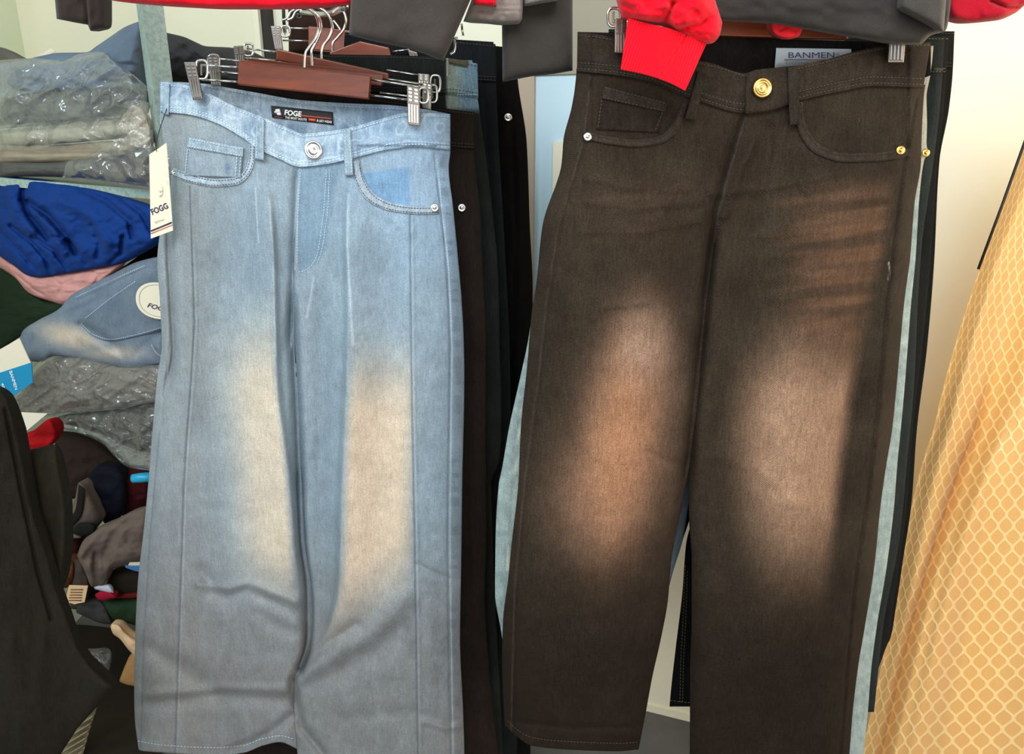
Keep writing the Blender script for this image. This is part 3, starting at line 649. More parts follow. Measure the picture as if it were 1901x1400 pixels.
# ================================================================== LEFT RACK: light blue jeans
bjR = thing('hanging_jeans', 'light blue wide-leg jeans with beige thigh fades, clipped at the front of the left rack', 'jeans', PW(560, 1400, 1.1))
bL = [(150, 297), (208, 298), (300, 305), (380, 303), (430, 297), (483, 292), (560, 297), (640, 300), (700, 292), (800, 283), (900, 275), (1000, 265), (1080, 256), (1180, 251), (1290, 249), (1330, 250), (1400, 258), (1450, 262)]
bRt = [(150, 836), (278, 836), (310, 833), (385, 841), (500, 852), (560, 857), (640, 861), (700, 862), (900, 858), (1060, 856), (1110, 855), (1180, 854), (1330, 860), (1400, 862), (1450, 862)]
bC = [(150, 556), (310, 555), (400, 550), (500, 545), (620, 546), (750, 552), (900, 557), (1000, 560), (1100, 572), (1180, 573), (1240, 556), (1262, 546), (1300, 546), (1400, 552), (1450, 555)]
bseam = [(298, 208), (345, 212), (400, 228), (450, 256), (478, 276), (520, 296), (556, 310), (600, 306), (655, 294), (720, 278), (770, 273), (836, 278)]
bT = [(x, y - 6) for x, y in bseam]
def bjrel(x, y):
    h = 0
    h = h + vfold(x, y, [(300, 318), (440, 312), (560, 318), (650, 322), (740, 306), (850, 300)], 7, 9, -0.016, 300, 720)
    h = h + vfold(x, y, [(320, 352), (600, 361), (900, 341), (1400, 325)], 1.8, 1.8, -0.0028, 345, 1500, 6)       # pin tucks
    h = h + vfold(x, y, [(320, 356), (600, 365), (900, 345), (1400, 329)], 3, 3, 0.0015, 345, 1500, 6)
    h = h + vfold(x, y, [(395, 762), (700, 765), (1000, 771), (1400, 777)], 1.8, 1.8, -0.0028, 400, 1500, 6)
    h = h + vfold(x, y, [(395, 766), (700, 769), (1000, 775), (1400, 781)], 3, 3, 0.0015, 400, 1500, 6)
    h = h + vfold(x, y, [(280, 806), (330, 812), (500, 830), (640, 836), (1000, 832), (1400, 838)], 1.8, 1.8, -0.003, 285, 1500, 4)
    h = h + vfold(x, y, [(700, 308), (800, 297), (1000, 279), (1180, 268), (1400, 262)], 1.8, 1.8, -0.003, 640, 1500, 8)
    h = h + vfold(x, y, [(300, 553), (400, 549), (500, 545)], 9, 1.5, -0.012, 318, 640, 18)                        # fly edge
    h = h + vfold(x, y, [(500, 544), (620, 545), (750, 551), (900, 557), (1000, 560), (1100, 572), (1200, 572), (1262, 546)], 10, 7, -0.022, 560, 1255, 40)
    h = h + vfold(x, y, [(850, 552), (1000, 562), (1150, 577), (1240, 562)], 5, 5, -0.018, 880, 1250, 30)
    h = h + vfold(x, y, [(300, 490), (430, 503), (560, 508), (700, 512), (900, 536), (1050, 548)], 34, 9, 0.016, 380, 1060, 90)
    h = h + vfold(x, y, [(300, 655), (430, 645), (560, 647), (700, 645), (900, 636), (1100, 630), (1200, 600)], 8, 44, 0.020, 360, 1180, 90)
    h = h + vfold(x, y, [(600, 598), (900, 600), (1150, 596)], 22, 20, -0.014, 560, 1180, 90)
    h = h + vfold(x, y, [(400, 420), (700, 400), (1100, 400)], 40, 40, -0.009, 380, 1120, 120)
    h = h + vfold(x, y, [(400, 720), (800, 715), (1100, 710)], 26, 30, -0.004, 400, 1120, 120)
    # bunched folds near the knees and hems
    for p, w, a in (([(375, 1060), (400, 1100), (418, 1113), (460, 1095), (490, 1110), (520, 1125), (556, 1142)], 13, -0.007), ([(370, 1085), (425, 1092), (462, 1084), (500, 1098), (550, 1118)], 9, 0.007),
                    ([(278, 1205), (330, 1238), (375, 1270), (405, 1286)], 18, -0.009), ([(262, 1308), (330, 1302), (405, 1291), (470, 1293), (538, 1300)], 16, -0.007), ([(262, 1290), (340, 1285), (410, 1278), (530, 1282)], 10, 0.007),
                    ([(546, 1262), (600, 1235), (650, 1205), (690, 1180), (720, 1150), (750, 1110)], 20, 0.010), ([(556, 1275), (620, 1245), (690, 1206), (740, 1165)], 20, -0.008),
                    ([(560, 1240), (600, 1200), (660, 1160)], 10, -0.006), ([(545, 1262), (548, 1300), (560, 1350), (600, 1400)], 8, -0.010), ([(640, 1335), (700, 1325), (770, 1322), (835, 1345)], 14, -0.004), ([(540, 1330), (510, 1355), (470, 1378), (430, 1392)], 9, -0.008),
                    ([(790, 1340), (830, 1352), (858, 1348)], 7, 0.006), ([(776, 1048), (800, 1062), (850, 1080)], 6, -0.005), ([(480, 1140), (520, 1165), (550, 1175)], 12, -0.006), ([(700, 340), (720, 400), (760, 430)], 12, 0.004)):
        h = h + ridge(x, y, p, w, a)
    # pocket openings: cloth inside the curve lies lower
    pr_ = pl([(664, 290), (670, 318), (682, 344), (700, 364), (740, 380), (800, 384), (836, 381)], x)
    h = h - 0.004 * sstep(0, 4, pr_ - y) * sstep(660, 668, x) * (y > 270)
    pl_ = pl([(318, 322), (350, 331), (400, 336), (440, 331), (456, 314), (464, 285), (466, 262)], x)
    h = h - 0.004 * sstep(0, 4, pl_ - y) * (1 - sstep(460, 467, x)) * sstep(300, 318, x)
    h = h + 0.0035 * (fbm(x / 60, y / 120, 7) - 0.5) + 0.0022 * (fbm(x / 16, y / 22, 9) - 0.5)
    return h
def bjcol(x, y):
    base = mixc((116, 132, 142), (138, 154, 164), fbm(x / 75, y / 120, 31))
    base = mixc(base, (140, 165, 188), sstep(480, 780, x) * (1 - sstep(330, 720, y)) * 0.75)  # bluer daylight on the upper right, painted into the colour
    base = mixc(base, (112, 112, 111), sstep(900, 1250, y) * 0.85)  # light falling off towards the hems, put into the base colour
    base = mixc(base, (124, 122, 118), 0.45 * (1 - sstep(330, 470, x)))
    base = mixc(base, (160, 178, 190), 0.12 * sstep(0.6, 0.95, crease(x / 40, y / 90, 12)))
    e1 = pl([(450, 506), (560, 508), (700, 514), (800, 526), (900, 536), (1000, 543), (1100, 549)], y)
    f = (1 - sstep(-14, 6, x - e1)) * sstep(-150, -30, x - e1) * sstep(520, 760, y + 0.35 * (x - 450)) * (1 - sstep(985, 1130, y - 0.25 * (x - 450)))
    e2 = pl([(560, 650), (700, 645), (900, 637), (1050, 634), (1120, 622), (1200, 590), (1260, 566)], y)
    g = sstep(-8, 18, x - e2) * (1 - sstep(100, 150, x - e2) * 0.9) * sstep(590, 790, y) * (1 - sstep(1040, 1215, y + 0.55 * (x - 640)))
    g = g * (1 - sstep(760, 774, x) * 0.85)
    c = mixc(base, (200, 185, 163), 0.88 * np.clip(f, 0, 1)); c = mixc(c, (200, 181, 158), 0.9 * np.clip(g, 0, 1))
    # bright abrasion lines and unfaded pocket bag cloth
    for p, w, a in (([(500, 370), (508, 480), (510, 600), (512, 660)], 1.6, 0.38), ([(474, 350), (478, 420), (480, 450)], 1.5, 0.35), ([(646, 360), (645, 460), (650, 560), (655, 640)], 2.2, 0.4), ([(582, 515), (575, 560), (569, 590)], 1.6, 0.4),
                    ([(355, 345), (364, 600), (345, 900), (328, 1400)], 1.2, 0.2), ([(764, 400), (767, 700), (773, 1000), (779, 1400)], 1.2, 0.2), ([(814, 330), (833, 500), (839, 640), (835, 1000), (841, 1400)], 1.6, 0.3), ([(555, 315), (550, 400), (547, 500)], 1.6, 0.6)):
        c = mixc(c, (205, 216, 222), ridge(x, y, p, w, a))
    for p, w, a in (([(352, 345), (361, 600), (341, 900), (325, 1400)], 1.3, 0.5), ([(761, 400), (764, 700), (770, 1000), (776, 1400)], 1.3, 0.5), ([(811, 330), (830, 500), (836, 640), (832, 1000), (838, 1400)], 1.3, 0.4), ([(296, 800), (278, 1000), (267, 1180), (261, 1400)], 1.3, 0.4)):
        c = mixc(c, (66, 78, 92), ridge(x, y, p, w, a))
    # worn puckers of hem and outseam
    pk = (vnoise(x * 0 + y / 9.0, x * 0 + 3.0, 5) > 0.55) * np.exp(-((x - pl(bRt, y) + 12) / 7) ** 2)
    c = mixc(c, (88, 100, 114), 0.35 * pk)
    inb = sstep(0, 3, pl([(664, 290), (670, 318), (682, 344), (700, 364), (740, 380), (800, 384)], x) - y) * sstep(668, 674, x) * (1 - sstep(758, 764, x)) * sstep(0, 5, y - (320 - (x - 672) * 0.15))
    c = mixc(c, (108, 144, 178), 0.8 * inb)
    fly = sstep(552, 556, x) * (1 - sstep(0, 8, x - pl([(300, 628), (400, 612), (470, 598), (505, 560)], y))) * (1 - sstep(498, 506, y))
    c = mixc(c, (92, 122, 146), 0.35 * fly * (0.6 + 0.8 * crease(x / 12, y / 18, 3)))
    return c
SB, _, _ = jeans_body(bjR, dict(L=bL, R=bRt, CL=bC, CR=bC, crotch=520, Y=1.10, bulge=0.03, inner=0.35, relief=bjrel, T=bT, top=200, colf=bjcol, thick=0.03,
    B=([(250, 1386), (262, 1394), (300, 1397), (400, 1402), (450, 1398), (490, 1384), (520, 1378), (555, 1392)], [(545, 1438), (862, 1438)])), M['denim'], 2.2)
wbn = lambda x, y: mixc(wbn0(x, y), (192, 208, 218), 0.55 * sstep(0.86, 1.0, crease(x / 24 + y / 60, y / 26 - x / 90, 43, 1)))
wbn0 = lambda x, y: mixc(mixc((98, 120, 142), (178, 194, 206), crease(x / 20, y / 34, 41, 4)), (124, 154, 184), 0.5 * sstep(500, 760, x))  # blue tint to the right puts the bluer daylight into the colour
btop = [(298, 152), (330, 155), (375, 168), (430, 195), (490, 219), (540, 240), (562, 248), (600, 245), (650, 237), (700, 223), (757, 210), (800, 210), (836, 212)]
# inner back of the waistband
def SBb(px, py, off=0.0): 
    s = np.clip((np.asarray(px, float) - 297) / 540, 0, 1); return PW(px, py, 1.10 + 0.006 + 0.038 * np.sin(math.pi * s) ** 0.7 - off)
band('rear_waistband', SBb, [(297, 151), (375, 155), (430, 164), (470, 171), (560, 186), (650, 192), (720, 195), (790, 203), (836, 212)], [(297, 230), (400, 260), (560, 330), (720, 300), (836, 260)], 40, 160, 0.002, 0.004, M['denim'], bjR, wbn,
     lambda x, y, v: 0.0018 * crease(x / 18, y / 50, 6) - 0.002 * np.exp(-((v - 0.09) / 0.02) ** 2))
stitches('rear_waistband_stitching', SBb, [[(380, 159), (470, 176), (560, 191), (650, 198), (720, 201), (790, 209)]], bjR, M['thread_light'], 0.005, 3.6, 2.6, 0.7)
band('waistband', SB, btop, bseam, 26, 240, 0.0035, 0.004, M['denim'], bjR, wbn, lambda x, y, v: 0.0014 * crease(x / 15, y / 30, 2) - 0.0012 * (np.exp(-((v - 0.12) / 0.035) ** 2) + np.exp(-((v - 0.80) / 0.03) ** 2) + np.exp(-((v - 0.9) / 0.03) ** 2)))
def offp(pts, d): return [(x, y + d) for x, y in pts]
stitches('waistband_stitching', SB, [offp(btop[:7], 5), offp(btop[6:], 5), offp(bseam, -5), offp(bseam, -10)], bjR, M['thread_light'], 0.0048, 3.4, 2.6, 0.75)
lc = lambda x, y: mixc((110, 130, 144), (160, 178, 190), fbm(x / 5, y / 8, 5))
for q in ([(475, 219), (491, 222), (490, 298), (473, 295)], [(637, 239), (651, 240), (656, 325), (640, 326)]):
    patch('belt_loop', SB, q, 0.0085, M['denim'], bjR, 20, 8, lc, thick=0.006)
    (a, b, c_, d) = q
    stitches('loop_stitching', SB, [[(a[0] + 3, a[1] + 3), (d[0] + 3, d[1] - 3)], [(b[0] - 3, b[1] + 3), (c_[0] - 3, c_[1] - 3)]], bjR, M['thread_light'], 0.0092, 3, 2.5, 0.5)
patch('belt_loop', SB, [(304, 154), (315, 156), (313, 214), (302, 212)], 0.007, M['denim'], bjR, 14, 5, lc, thick=0.005)
# coin pocket, pocket hems, fly
cpc = lambda x, y: mixc(mixc((118, 134, 144), (146, 160, 168), fbm(x / 14, y / 14, 6)), (76, 98, 128), 0.6 * np.exp(-(((x - 423) / 6) ** 2 + ((y - 312) / 10) ** 2)))
patch('coin_pocket', SB, [(348, 254), (452, 274), (447, 330), (342, 326)], 0.0035, M['denim'], bjR, 24, 34, cpc)
patch('coin_pocket_hem', SB, [(349, 254), (452, 274), (451, 292), (347, 274)], 0.0052, M['denim'], bjR, 8, 34, lambda x, y: mixc((110, 130, 144), (158, 174, 184), crease(x / 6, y / 10, 7)))
stitches('coin_pocket_stitching', SB, [[(352, 258), (448, 277)], [(350, 271), (448, 289)], [(440, 292), (437, 328)], [(447, 292), (444, 328)], [(348, 278), (344, 322)]], bjR, M['thread_light'], 0.0062, 3, 2.2, 0.6)
rp = [(668, 297), (671, 318), (682, 345), (702, 366), (740, 380), (780, 384), (812, 383)]
rp2 = [(654, 300), (658, 328), (668, 354), (690, 378), (730, 393), (780, 398), (816, 397)]
phc = lambda x, y: mixc((112, 130, 146), (170, 184, 194), crease(x / 7, y / 7, 8))
band('pocket_hem', SB, rp, rp2, 6, 70, 0.0022, 0.003, M['denim'], bjR, phc)
lp = [(322, 312), (350, 322), (400, 332), (440, 328), (456, 314), (463, 290), (465, 266)]
lp2 = [(318, 326), (350, 338), (400, 347), (440, 343), (462, 326), (472, 300), (474, 272)]
band('pocket_hem', SB, lp, lp2, 6, 70, 0.0022, 0.003, M['denim'], bjR, phc)
for q_ in (0, 2): stitches('pocket_stitching', SB, ([[(x - 1, y + 3) for x, y in rp], [(x + 1, y - 3) for x, y in rp2], [(x + 1, y + 3) for x, y in lp], [(x - 2, y - 3) for x, y in lp2]])[q_:q_ + 2], bjR, M['thread_dark'], 0.003, 3, 2.2, 0.5)
stitches('fly_stitching', SB, [[(606, 315), (602, 380), (596, 430), (588, 475), (570, 500), (552, 506)], [(612, 315), (609, 380), (603, 430), (596, 470), (588, 490)], [(558, 320), (553, 400), (551, 490)]], bjR, M['thread_light'], 0.0012, 2.8, 2.4, 0.5)
stitches('outseam_stitching', SB, [[(812, 300), (822, 400), (833, 500), (838, 600)]], bjR, M['thread_light'], 0.0012, 2.8, 2.4, 0.5)
stitches('hem_stitching', SB, [[(256, 1376), (300, 1383), (400, 1388), (450, 1384), (490, 1371), (520, 1366), (546, 1372)]], bjR, M['thread_light'], 0.0015, 3.4, 2.6, 0.5)
pin('button', SB, 583, 279, 16, M['nickel'], bjR, BUTTON, 0.004)
pin('rivet', SB, 807, 386, 7.5, M['nickel'], bjR, RIVET, 0.0025)
pin('rivet', SB, 325, 321, 5.5, M['nickel'], bjR, RIVET, 0.0025)
# woven label
lbq = [(503, 196), (618, 208), (619, 232), (505, 218)]
def SLb(px, py, off=0.0): return SBb(px, py, off)
patch('brand_label', SLb, lbq, 0.0058, M['blacklabel'], bjR, 4, 20, thick=0.002)
text_on('label_lettering', 'FOGE', SLb, (528, 213), (559, 216.5), 9.5, M['inkwhite'], bjR, 0.0068, 0, 0.03)
text_on('label_lettering', 'THE MOST ROUTE', SLb, (529, 220), (569, 224.5), 4.4, M['inkwhite'], bjR, 0.0068, 0, 0.01)
text_on('label_lettering', 'B LEO WEAR', SLb, (588, 226), (616, 229), 4.4, M['inkwhite'], bjR, 0.0068, 0, 0.01)
patch('label_stripe', SLb, [(558, 213.5), (616, 219.5), (616, 221), (558, 215.4)], 0.0066, M['orange'], bjR, 2, 10, thick=0.0006)
patch('label_block', SLb, [(573, 219.6), (586, 221), (586, 225.5), (573, 224.2)], 0.0066, M['orange'], bjR, 2, 4, thick=0.0006)
for q in ([(511, 203), (519, 202), (521, 209), (512, 210)], [(513, 210), (521, 209), (522, 214), (515, 214)], [(509, 207), (512, 206), (513, 209), (510, 210)]):
    patch('label_emblem', SLb, q, 0.0066, M['inkwhite'], bjR, 2, 2, thick=0.0006)
patch('label_stripe', SLb, [(509, 216), (525, 218), (525, 219), (509, 217)], 0.0066, M['redink'], bjR, 2, 4, thick=0.0006)
# swing tag on a cord
st = thing('swing_tag', 'cream swing tag printed FOGG at the left edge of the light blue jeans', 'tag', PW(298, 442, 1.05))
tq = [(277, 287), (309, 265), (321, 428), (280, 443)]
def ST(px, py, off=0.0): return PW(px, py, 1.055 - off + 0 * np.asarray(px, float))
prism('card', tq, 1.055, 0.0012, M['white'], st)
text_on('printed_name', 'FOGG', ST, (283, 399), (313, 386), 11, M['ink'], st, 0.0006, 0, 0.03)
text_on('printed_signature', 'highstreet', ST, (287, 415), (306, 409), 5, M['greyink'], st, 0.0006, 0.4)
patch('printed_stripe', ST, [(280, 427.5), (319, 411.5), (319, 414.5), (280, 430.5)], 0.0008, M['ink'], st, 2, 2, thick=0.0006)
patch('printed_stripe', ST, [(280, 433), (320, 417), (320, 418.3), (280, 434.5)], 0.0008, M['redink'], st, 2, 2, thick=0.0006)
fnt = simple('faint_ink', (205, 198, 178), 0.7)
for k in range(4): text_on('printed_mark', 'C9SE'[k], ST, (310 - 0.2 * k, 296 + 16 * k), (315 - 0.2 * k, 294 + 16 * k), 8, fnt, st, 0.0006)
for q in ([(293, 352), (302, 346), (303, 356), (297, 358)], [(296, 358), (303, 356), (301, 364), (296, 366)]): patch('printed_mark', ST, q, 0.0007, fnt, st, 2, 2, thick=0.0006)
tube('cord', [PW(*p) for p in ((291, 281, 1.052), (289, 277, 1.05), (291, 262, 1.055), (310, 200, 1.085))], 0.0006, M['blacklabel'], st, 6, n=20)

# ================================================================== hangers
def clip(parent, q, Y, ring=None, name='clip'):
    """ribbed spring clip: traced quad TL, TR, BR, BL; ribs below, bumps above; wire loop to one side"""
    q = np.array(q, float)
    SQ = lambda px, py, off=0.0: PW(px, py, Y - off + 0 * np.asarray(px, float))
    def at(u, v): return (q[0] * (1 - u) + q[1] * u) * (1 - v) + (q[3] * (1 - u) + q[2] * u) * v
    c = prism(name, [tuple(p) for p in q], Y, 0.004, M['clip'], parent, 0.0008)
    V = []
    k = 0
    for i in range(4):
        u0, u1 = 0.08 + i * 0.225, 0.08 + i * 0.225 + 0.13
        a = np.array([at(u0, 0.44), at(u1, 0.44), at(u1, 0.96), at(u0, 0.96)]); V.append(a)
    for r in range(4):
        for i in range(2):
            u0 = 0.08 + i * 0.46; v0 = 0.05 + r * 0.095
            V.append(np.array([at(u0, v0), at(u0 + 0.36, v0), at(u0 + 0.36, v0 + 0.055), at(u0, v0 + 0.055)]))
    P = []; F = []
    for a in V:
        m = a.mean(0); f = SQ(a[:, 0] * 0.7 + m[0] * 0.3, a[:, 1] * 0.9 + m[1] * 0.1, 0.0024); b = SQ(a[:, 0], a[:, 1], -0.0004); s = len(P) * 1
        n0 = sum(len(z) for z in P); P.append(np.vstack([f, b])); F += [[n0 + 3, n0 + 2, n0 + 1, n0]] + [[n0 + j, n0 + (j + 1) % 4, n0 + 4 + (j + 1) % 4, n0 + 4 + j] for j in range(4)]
    link('clip_ribs', np.vstack(P), F, M['chrome'], parent, False)
    prism('clip_jaw', [tuple(p) for p in q + [0, 0]], Y + 0.012, 0.003, M['clip'], parent, 0.0008)
    if ring:
        (x0, y0, x1, y1) = ring; cx, cy, rx, ry = (x0 + x1) / 2, (y0 + y1) / 2, (x1 - x0) / 2, (y1 - y0) / 2
        t = np.linspace(0, 2 * math.pi, 33)[:-1]
        sx = np.sign(np.cos(t)) * np.abs(np.cos(t)) ** 0.6; sy = np.sign(np.sin(t)) * np.abs(np.sin(t)) ** 0.6
        tube('clip_loop', PW(cx + rx * sx, cy + ry * sy, Y + 0.004), 0.0017, M['chrome'], parent, 8, True)
        tube('clip_spring', [PW(cx - rx * 0.1 + (1.5 if i % 2 else -1.5), cy - ry * 0.6 + i * ry * 1.2 / 12, Y + 0.006) for i in range(13)], 0.0011, M['clip'], parent, 6)
def hanger(label, bar, Y, hook, rods, clips, group=None, Y2=None, dep=0.012):
    Yb = Y if Y2 is None else [Y, Y2, Y2, Y]
    h = thing('trouser_hanger', label, 'hanger', PW(np.mean([p[0] for p in bar]), np.mean([p[1] for p in bar]), Y), group)
    prism('wooden_bar', bar, Yb, dep, M['wood'], h, 0.002)
    if hook: 
        hk = np.array(hook, float); tube('hook', PW(hk[:, 0], hk[:, 1], Y + dep / 2), 0.0019, M['chrome'], h, 10, n=40)
    for a, b in rods: tube('rod', [PW(a[0], a[1], Y + 0.005), PW(b[0], b[1], Y + 0.005)], 0.0014, M['chrome'], h, 8)
    for c in clips: clip(h, *c)
    return h
GH = 'wooden trouser hangers on the left rack'
hanger('front wooden trouser hanger on the left rack, holding the light blue jeans', [(443, 111), (688, 141), (684, 184), (440, 157)], 1.09,
       [(565, 128), (567, 100), (574, 88), (588, 68), (592, 50), (588, 32), (572, 16), (558, 8), (545, 12)],
       [((372, 121), (444, 125)), ((374, 148), (444, 152)), ((684, 147), (795, 164)), ((684, 176), (760, 186))],
       [([(341, 115), (362, 115), (376, 184), (358, 186)], 1.052, (364, 112, 385, 147)), ([(755, 158), (779, 163), (779, 234), (757, 231)], 1.052, (778, 163, 795, 191))], GH)
hanger('second wooden trouser hanger, its bar just showing above the front one', [(458, 107), (712, 137), (708, 160), (456, 130)], 1.13,
       [(580, 130), (578, 98), (584, 84), (592, 66), (596, 50), (593, 34), (580, 20), (566, 14)],
       [((395, 108), (460, 115)), ((395, 133), (460, 138)), ((705, 145), (808, 160)), ((705, 172), (800, 184))],
       [([(384, 104), (404, 104), (410, 160), (392, 160)], 1.12, (386, 102, 407, 138)), ([(784, 152), (802, 156), (800, 205), (784, 200)], 1.122, (795, 158, 811, 190))], GH)
hanger('third wooden trouser hanger, its left end above and behind the front bars', [(513, 90), (722, 136), (720, 152), (512, 112)], 1.18,
       [(597, 124), (597, 98), (600, 86), (612, 68), (617, 50), (613, 34), (602, 20), (590, 14)],
       [((458, 90), (516, 97)), ((448, 107), (516, 113)), ((718, 130), (790, 142)), ((718, 146), (790, 160))],
       [([(433, 85), (451, 84), (455, 122), (438, 124)], 1.172, (453, 81, 470, 104)), ([(776, 136), (797, 138), (797, 168), (776, 164)], 1.172, (799, 140, 817, 172))], GH)
hanger('wooden trouser hanger further back on the left rack, its dark red end bulging right', [(612, 96), (668, 76), (722, 88), (728, 112), (700, 116), (612, 104)], 1.26,
       [(617, 106), (618, 80), (626, 70), (640, 50), (642, 36), (637, 20), (628, 10)], [((728, 96), (760, 92))],
       [([(757, 92), (774, 97), (781, 132), (766, 130)], 1.25, None)], GH)
hanger('rearmost wooden trouser hanger on the left rack, behind the chrome hooks', [(572, 48), (648, 56), (690, 78), (660, 86), (620, 96), (572, 92)], 1.38,
       [(636, 82), (634, 62), (628, 50), (619, 38)], [((525, 52), (575, 53)), ((525, 75), (575, 76))],
       [([(502, 48), (519, 48), (525, 92), (510, 92)], 1.37, (522, 48, 538, 68))], GH)
# rack arm with ball end
rk = thing('rack_arm', 'chrome rack arm with a ball end above the left hangers', 'rack', PW(585, 20, 1.3))
tube('arm', [PW(640, 12, 1.05), PW(600, 26, 1.3), PW(560, 24, 1.42), PW(552, 24, 1.44)], 0.005, M['chrome'], rk, 12, n=20)
lathe('ball_end', [(0.001, -0.008), (0.006, -0.006), (0.0085, 0), (0.006, 0.006), (0.001, 0.008)], PW(555, 25, 1.43), (0.2, -1, 0.2), M['chrome'], rk, 20)
for k in (0, 9): tube('end_hook', [PW(551 + k, 16, 1.42), PW(540 + k, 22, 1.42), PW(533 + k, 34, 1.42), PW(524 + k, 38, 1.42)], 0.0022, M['chrome'], rk, 8, n=16)
tube('upright', [PW(526, -60, 1.45), PW(526, 10, 1.45), PW(527, 40, 1.45), PW(529, 60, 1.46)], 0.003, M['dark'], rk, 8)
jt = tube('swing_link', [PW(x, y, 1.0) for x, y in ((850, 70), (843, 72), (845, 84), (843, 96), (836, 101))], 0.0014, M['chrome'], None, 8, n=24)
tag(jt, 'small chrome wire hook hanging below the dark garment hem in the middle', 'hook')
jt = tube('wire_hook', [PW(857, 44, 1.02), PW(858, 55, 1.02), PW(860, 66, 1.02)], 0.0014, M['chrome'], None, 8); tag(jt, 'short straight end of a chrome wire hook beside the grey top hem', 'hook')
jt = prism('clip_plate', [(829, 112), (832, 110), (832, 140), (829, 142)], 1.2, 0.004, M['clip']); tag(jt, 'narrow steel clip edge at the left of the faded blue waistband', 'clip')

# ================================================================== LEFT RACK: jeans behind
def simple_jeans(label, Lp, Rp, C, T, hem, Y, col, seed, group, relief=None, colf=None, crotch=560, mat=None, extra=None, thick=0.02, waist=None, thread=None, bulge=0.02, CR=None, hemL=None):
    x0 = float(np.mean([p[0] for p in T])); root = thing('hanging_jeans', label, 'jeans', PW(x0, hem, Y + 0.01), group)
    base = np.array(col, float)
    cf = colf or (lambda x, y: mixc(base * 0.86, base * 1.14, fbm(x / 40, y / 80, seed)))
    S, o, _ = jeans_body(root, dict(L=Lp, R=Rp, CL=C, CR=CR or C, crotch=crotch, Y=Y, bulge=bulge, inner=0.6, relief=relief, T=T, top=0, colf=cf, thick=thick,
                                    B=([(Lp[-1][1], hemL or hem), (C[-1][1], hemL or hem)], [((CR or C)[-1][1], hem), (Rp[-1][1], hem)])), mat or M['blackdenim'], 5.0)
    if waist:
        band('waistband', S, waist[0], waist[1], 10, 60, 0.003, 0.02, mat or M['blackdenim'], root, cf)
        stitches('waistband_stitching', S, [offp(waist[1], -3), offp(waist[1], -9), offp(waist[0], 4)], root, M[thread or 'thread_soft'], 0.0042, 3.5, 2.5, 0.5)
    return root, S
def vr(lines):
    def f(x, y):
        h = 0.004 * (fbm(x / 30, y / 150, 3) - 0.5) * 2
        for pts, w, a in lines: h = h + vfold(x, y, pts, w, w, a, pts[0][0], pts[-1][0], 20)
        return h
    return f
GL = 'dark jeans layered behind the light blue jeans'
# brown-black pair directly behind
bR2 = [(200, 880), (275, 879), (300, 881), (386, 891), (500, 896), (643, 902), (899, 902), (1000, 903), (1100, 900), (1240, 908), (1400, 925)]
r2, S2 = simple_jeans('brown-black jeans with a silver rivet directly behind the light blue jeans', [(160, 400), (1400, 440)], bR2, [(200, 700), (600, 695), (1400, 690)],
    [(400, 262), (880, 268)], 1430, 1.18, (34, 27, 24), 51, GL, vr([([(290, 862), (400, 870), (640, 872), (900, 874), (1400, 880)], 2.5, -0.003), ([(500, 855), (700, 866), (1100, 880)], 12, -0.008)]),
    waist=([(400, 146), (560, 162), (700, 182), (790, 196), (838, 203), (881, 208)], [(400, 250), (600, 268), (838, 274), (880, 277)]))
pin('rivet', S2, 857, 386, 7.5, M['nickel'], r2, RIVET)
# olive-black pair
bR3 = [(200, 889), (300, 903), (400, 915), (514, 925), (643, 928), (771, 931), (850, 928), (899, 912), (1007, 915), (1150, 921), (1240, 926), (1400, 934)]
r3, S3 = simple_jeans('olive-black jeans, second behind the light blue pair, faded blue-green at the waistband', [(110, 560), (1400, 500)], bR3, [(110, 700), (1400, 700)], [(560, 112), (888, 112)], 1440, 1.225, (28, 31, 29), 52, GL,
    vr([([(330, 880), (500, 903), (700, 916), (900, 920)], 3, -0.004)]), colf=lambda x, y: mixc(np.array((28, 31, 29)) * (0.8 + 0.4 * fbm(x / 40, y / 80, 8))[..., None], mixc((128, 140, 130), (104, 132, 148), sstep(840, 870, x) * 1.0), (1 - sstep(196, 214, y)) * sstep(826, 832, x)), bulge=0.012,
    waist=([(560, 100), (780, 104), (832, 108), (886, 118)], [(560, 170), (830, 174), (888, 182)]), thread='thread_soft')
stitches('faded_band_stitching', S3, [[(848, 176), (888, 176)]], r3, M['thread_light'], 0.006, 3, 2, 0.5)
patch('belt_loop', S3, [(832, 108), (870, 113), (868, 124), (834, 118)], 0.006, M['blackdenim'], r3, 4, 6, lambda x, y: mixc((70, 62, 48), (90, 84, 66), fbm(x / 4, y / 4)), thick=0.006)
bR4 = [(60, 915), (150, 921), (250, 925), (386, 933), (514, 940), (643, 946), (900, 950), (1300, 960), (1400, 960)]
r4, S4 = simple_jeans('blue-black jeans with dotted waistband stitching, third behind the light blue pair', [(60, 640), (1400, 560)], bR4, [(60, 760), (1400, 760)], [(640, 60), (920, 78)], 1440, 1.29, (21, 24, 26), 53, GL,
    vr([([(160, 900), (400, 916), (700, 925)], 3, -0.004)]), waist=([(640, 60), (880, 78), (920, 82)], [(640, 140), (880, 150), (922, 152)]), thread='thread_soft', bulge=0.012)
bR5 = [(60, 955), (146, 961), (267, 978), (428, 984), (531, 989), (700, 988), (900, 975), (1400, 985)]
r5, S5 = simple_jeans('plain black jeans with a silver rivet, rearmost on the left rack', [(60, 700), (1400, 640)], bR5, [(60, 800), (1400, 800)], [(700, 60), (960, 90)], 1440, 1.38, (11, 9, 9), 54, GL,
    vr([([(200, 950), (400, 958), (800, 950)], 3, -0.004)]), bulge=0.012)
pin('rivet', S5, 943, 218, 7, M['nickel'], r5, RIVET)

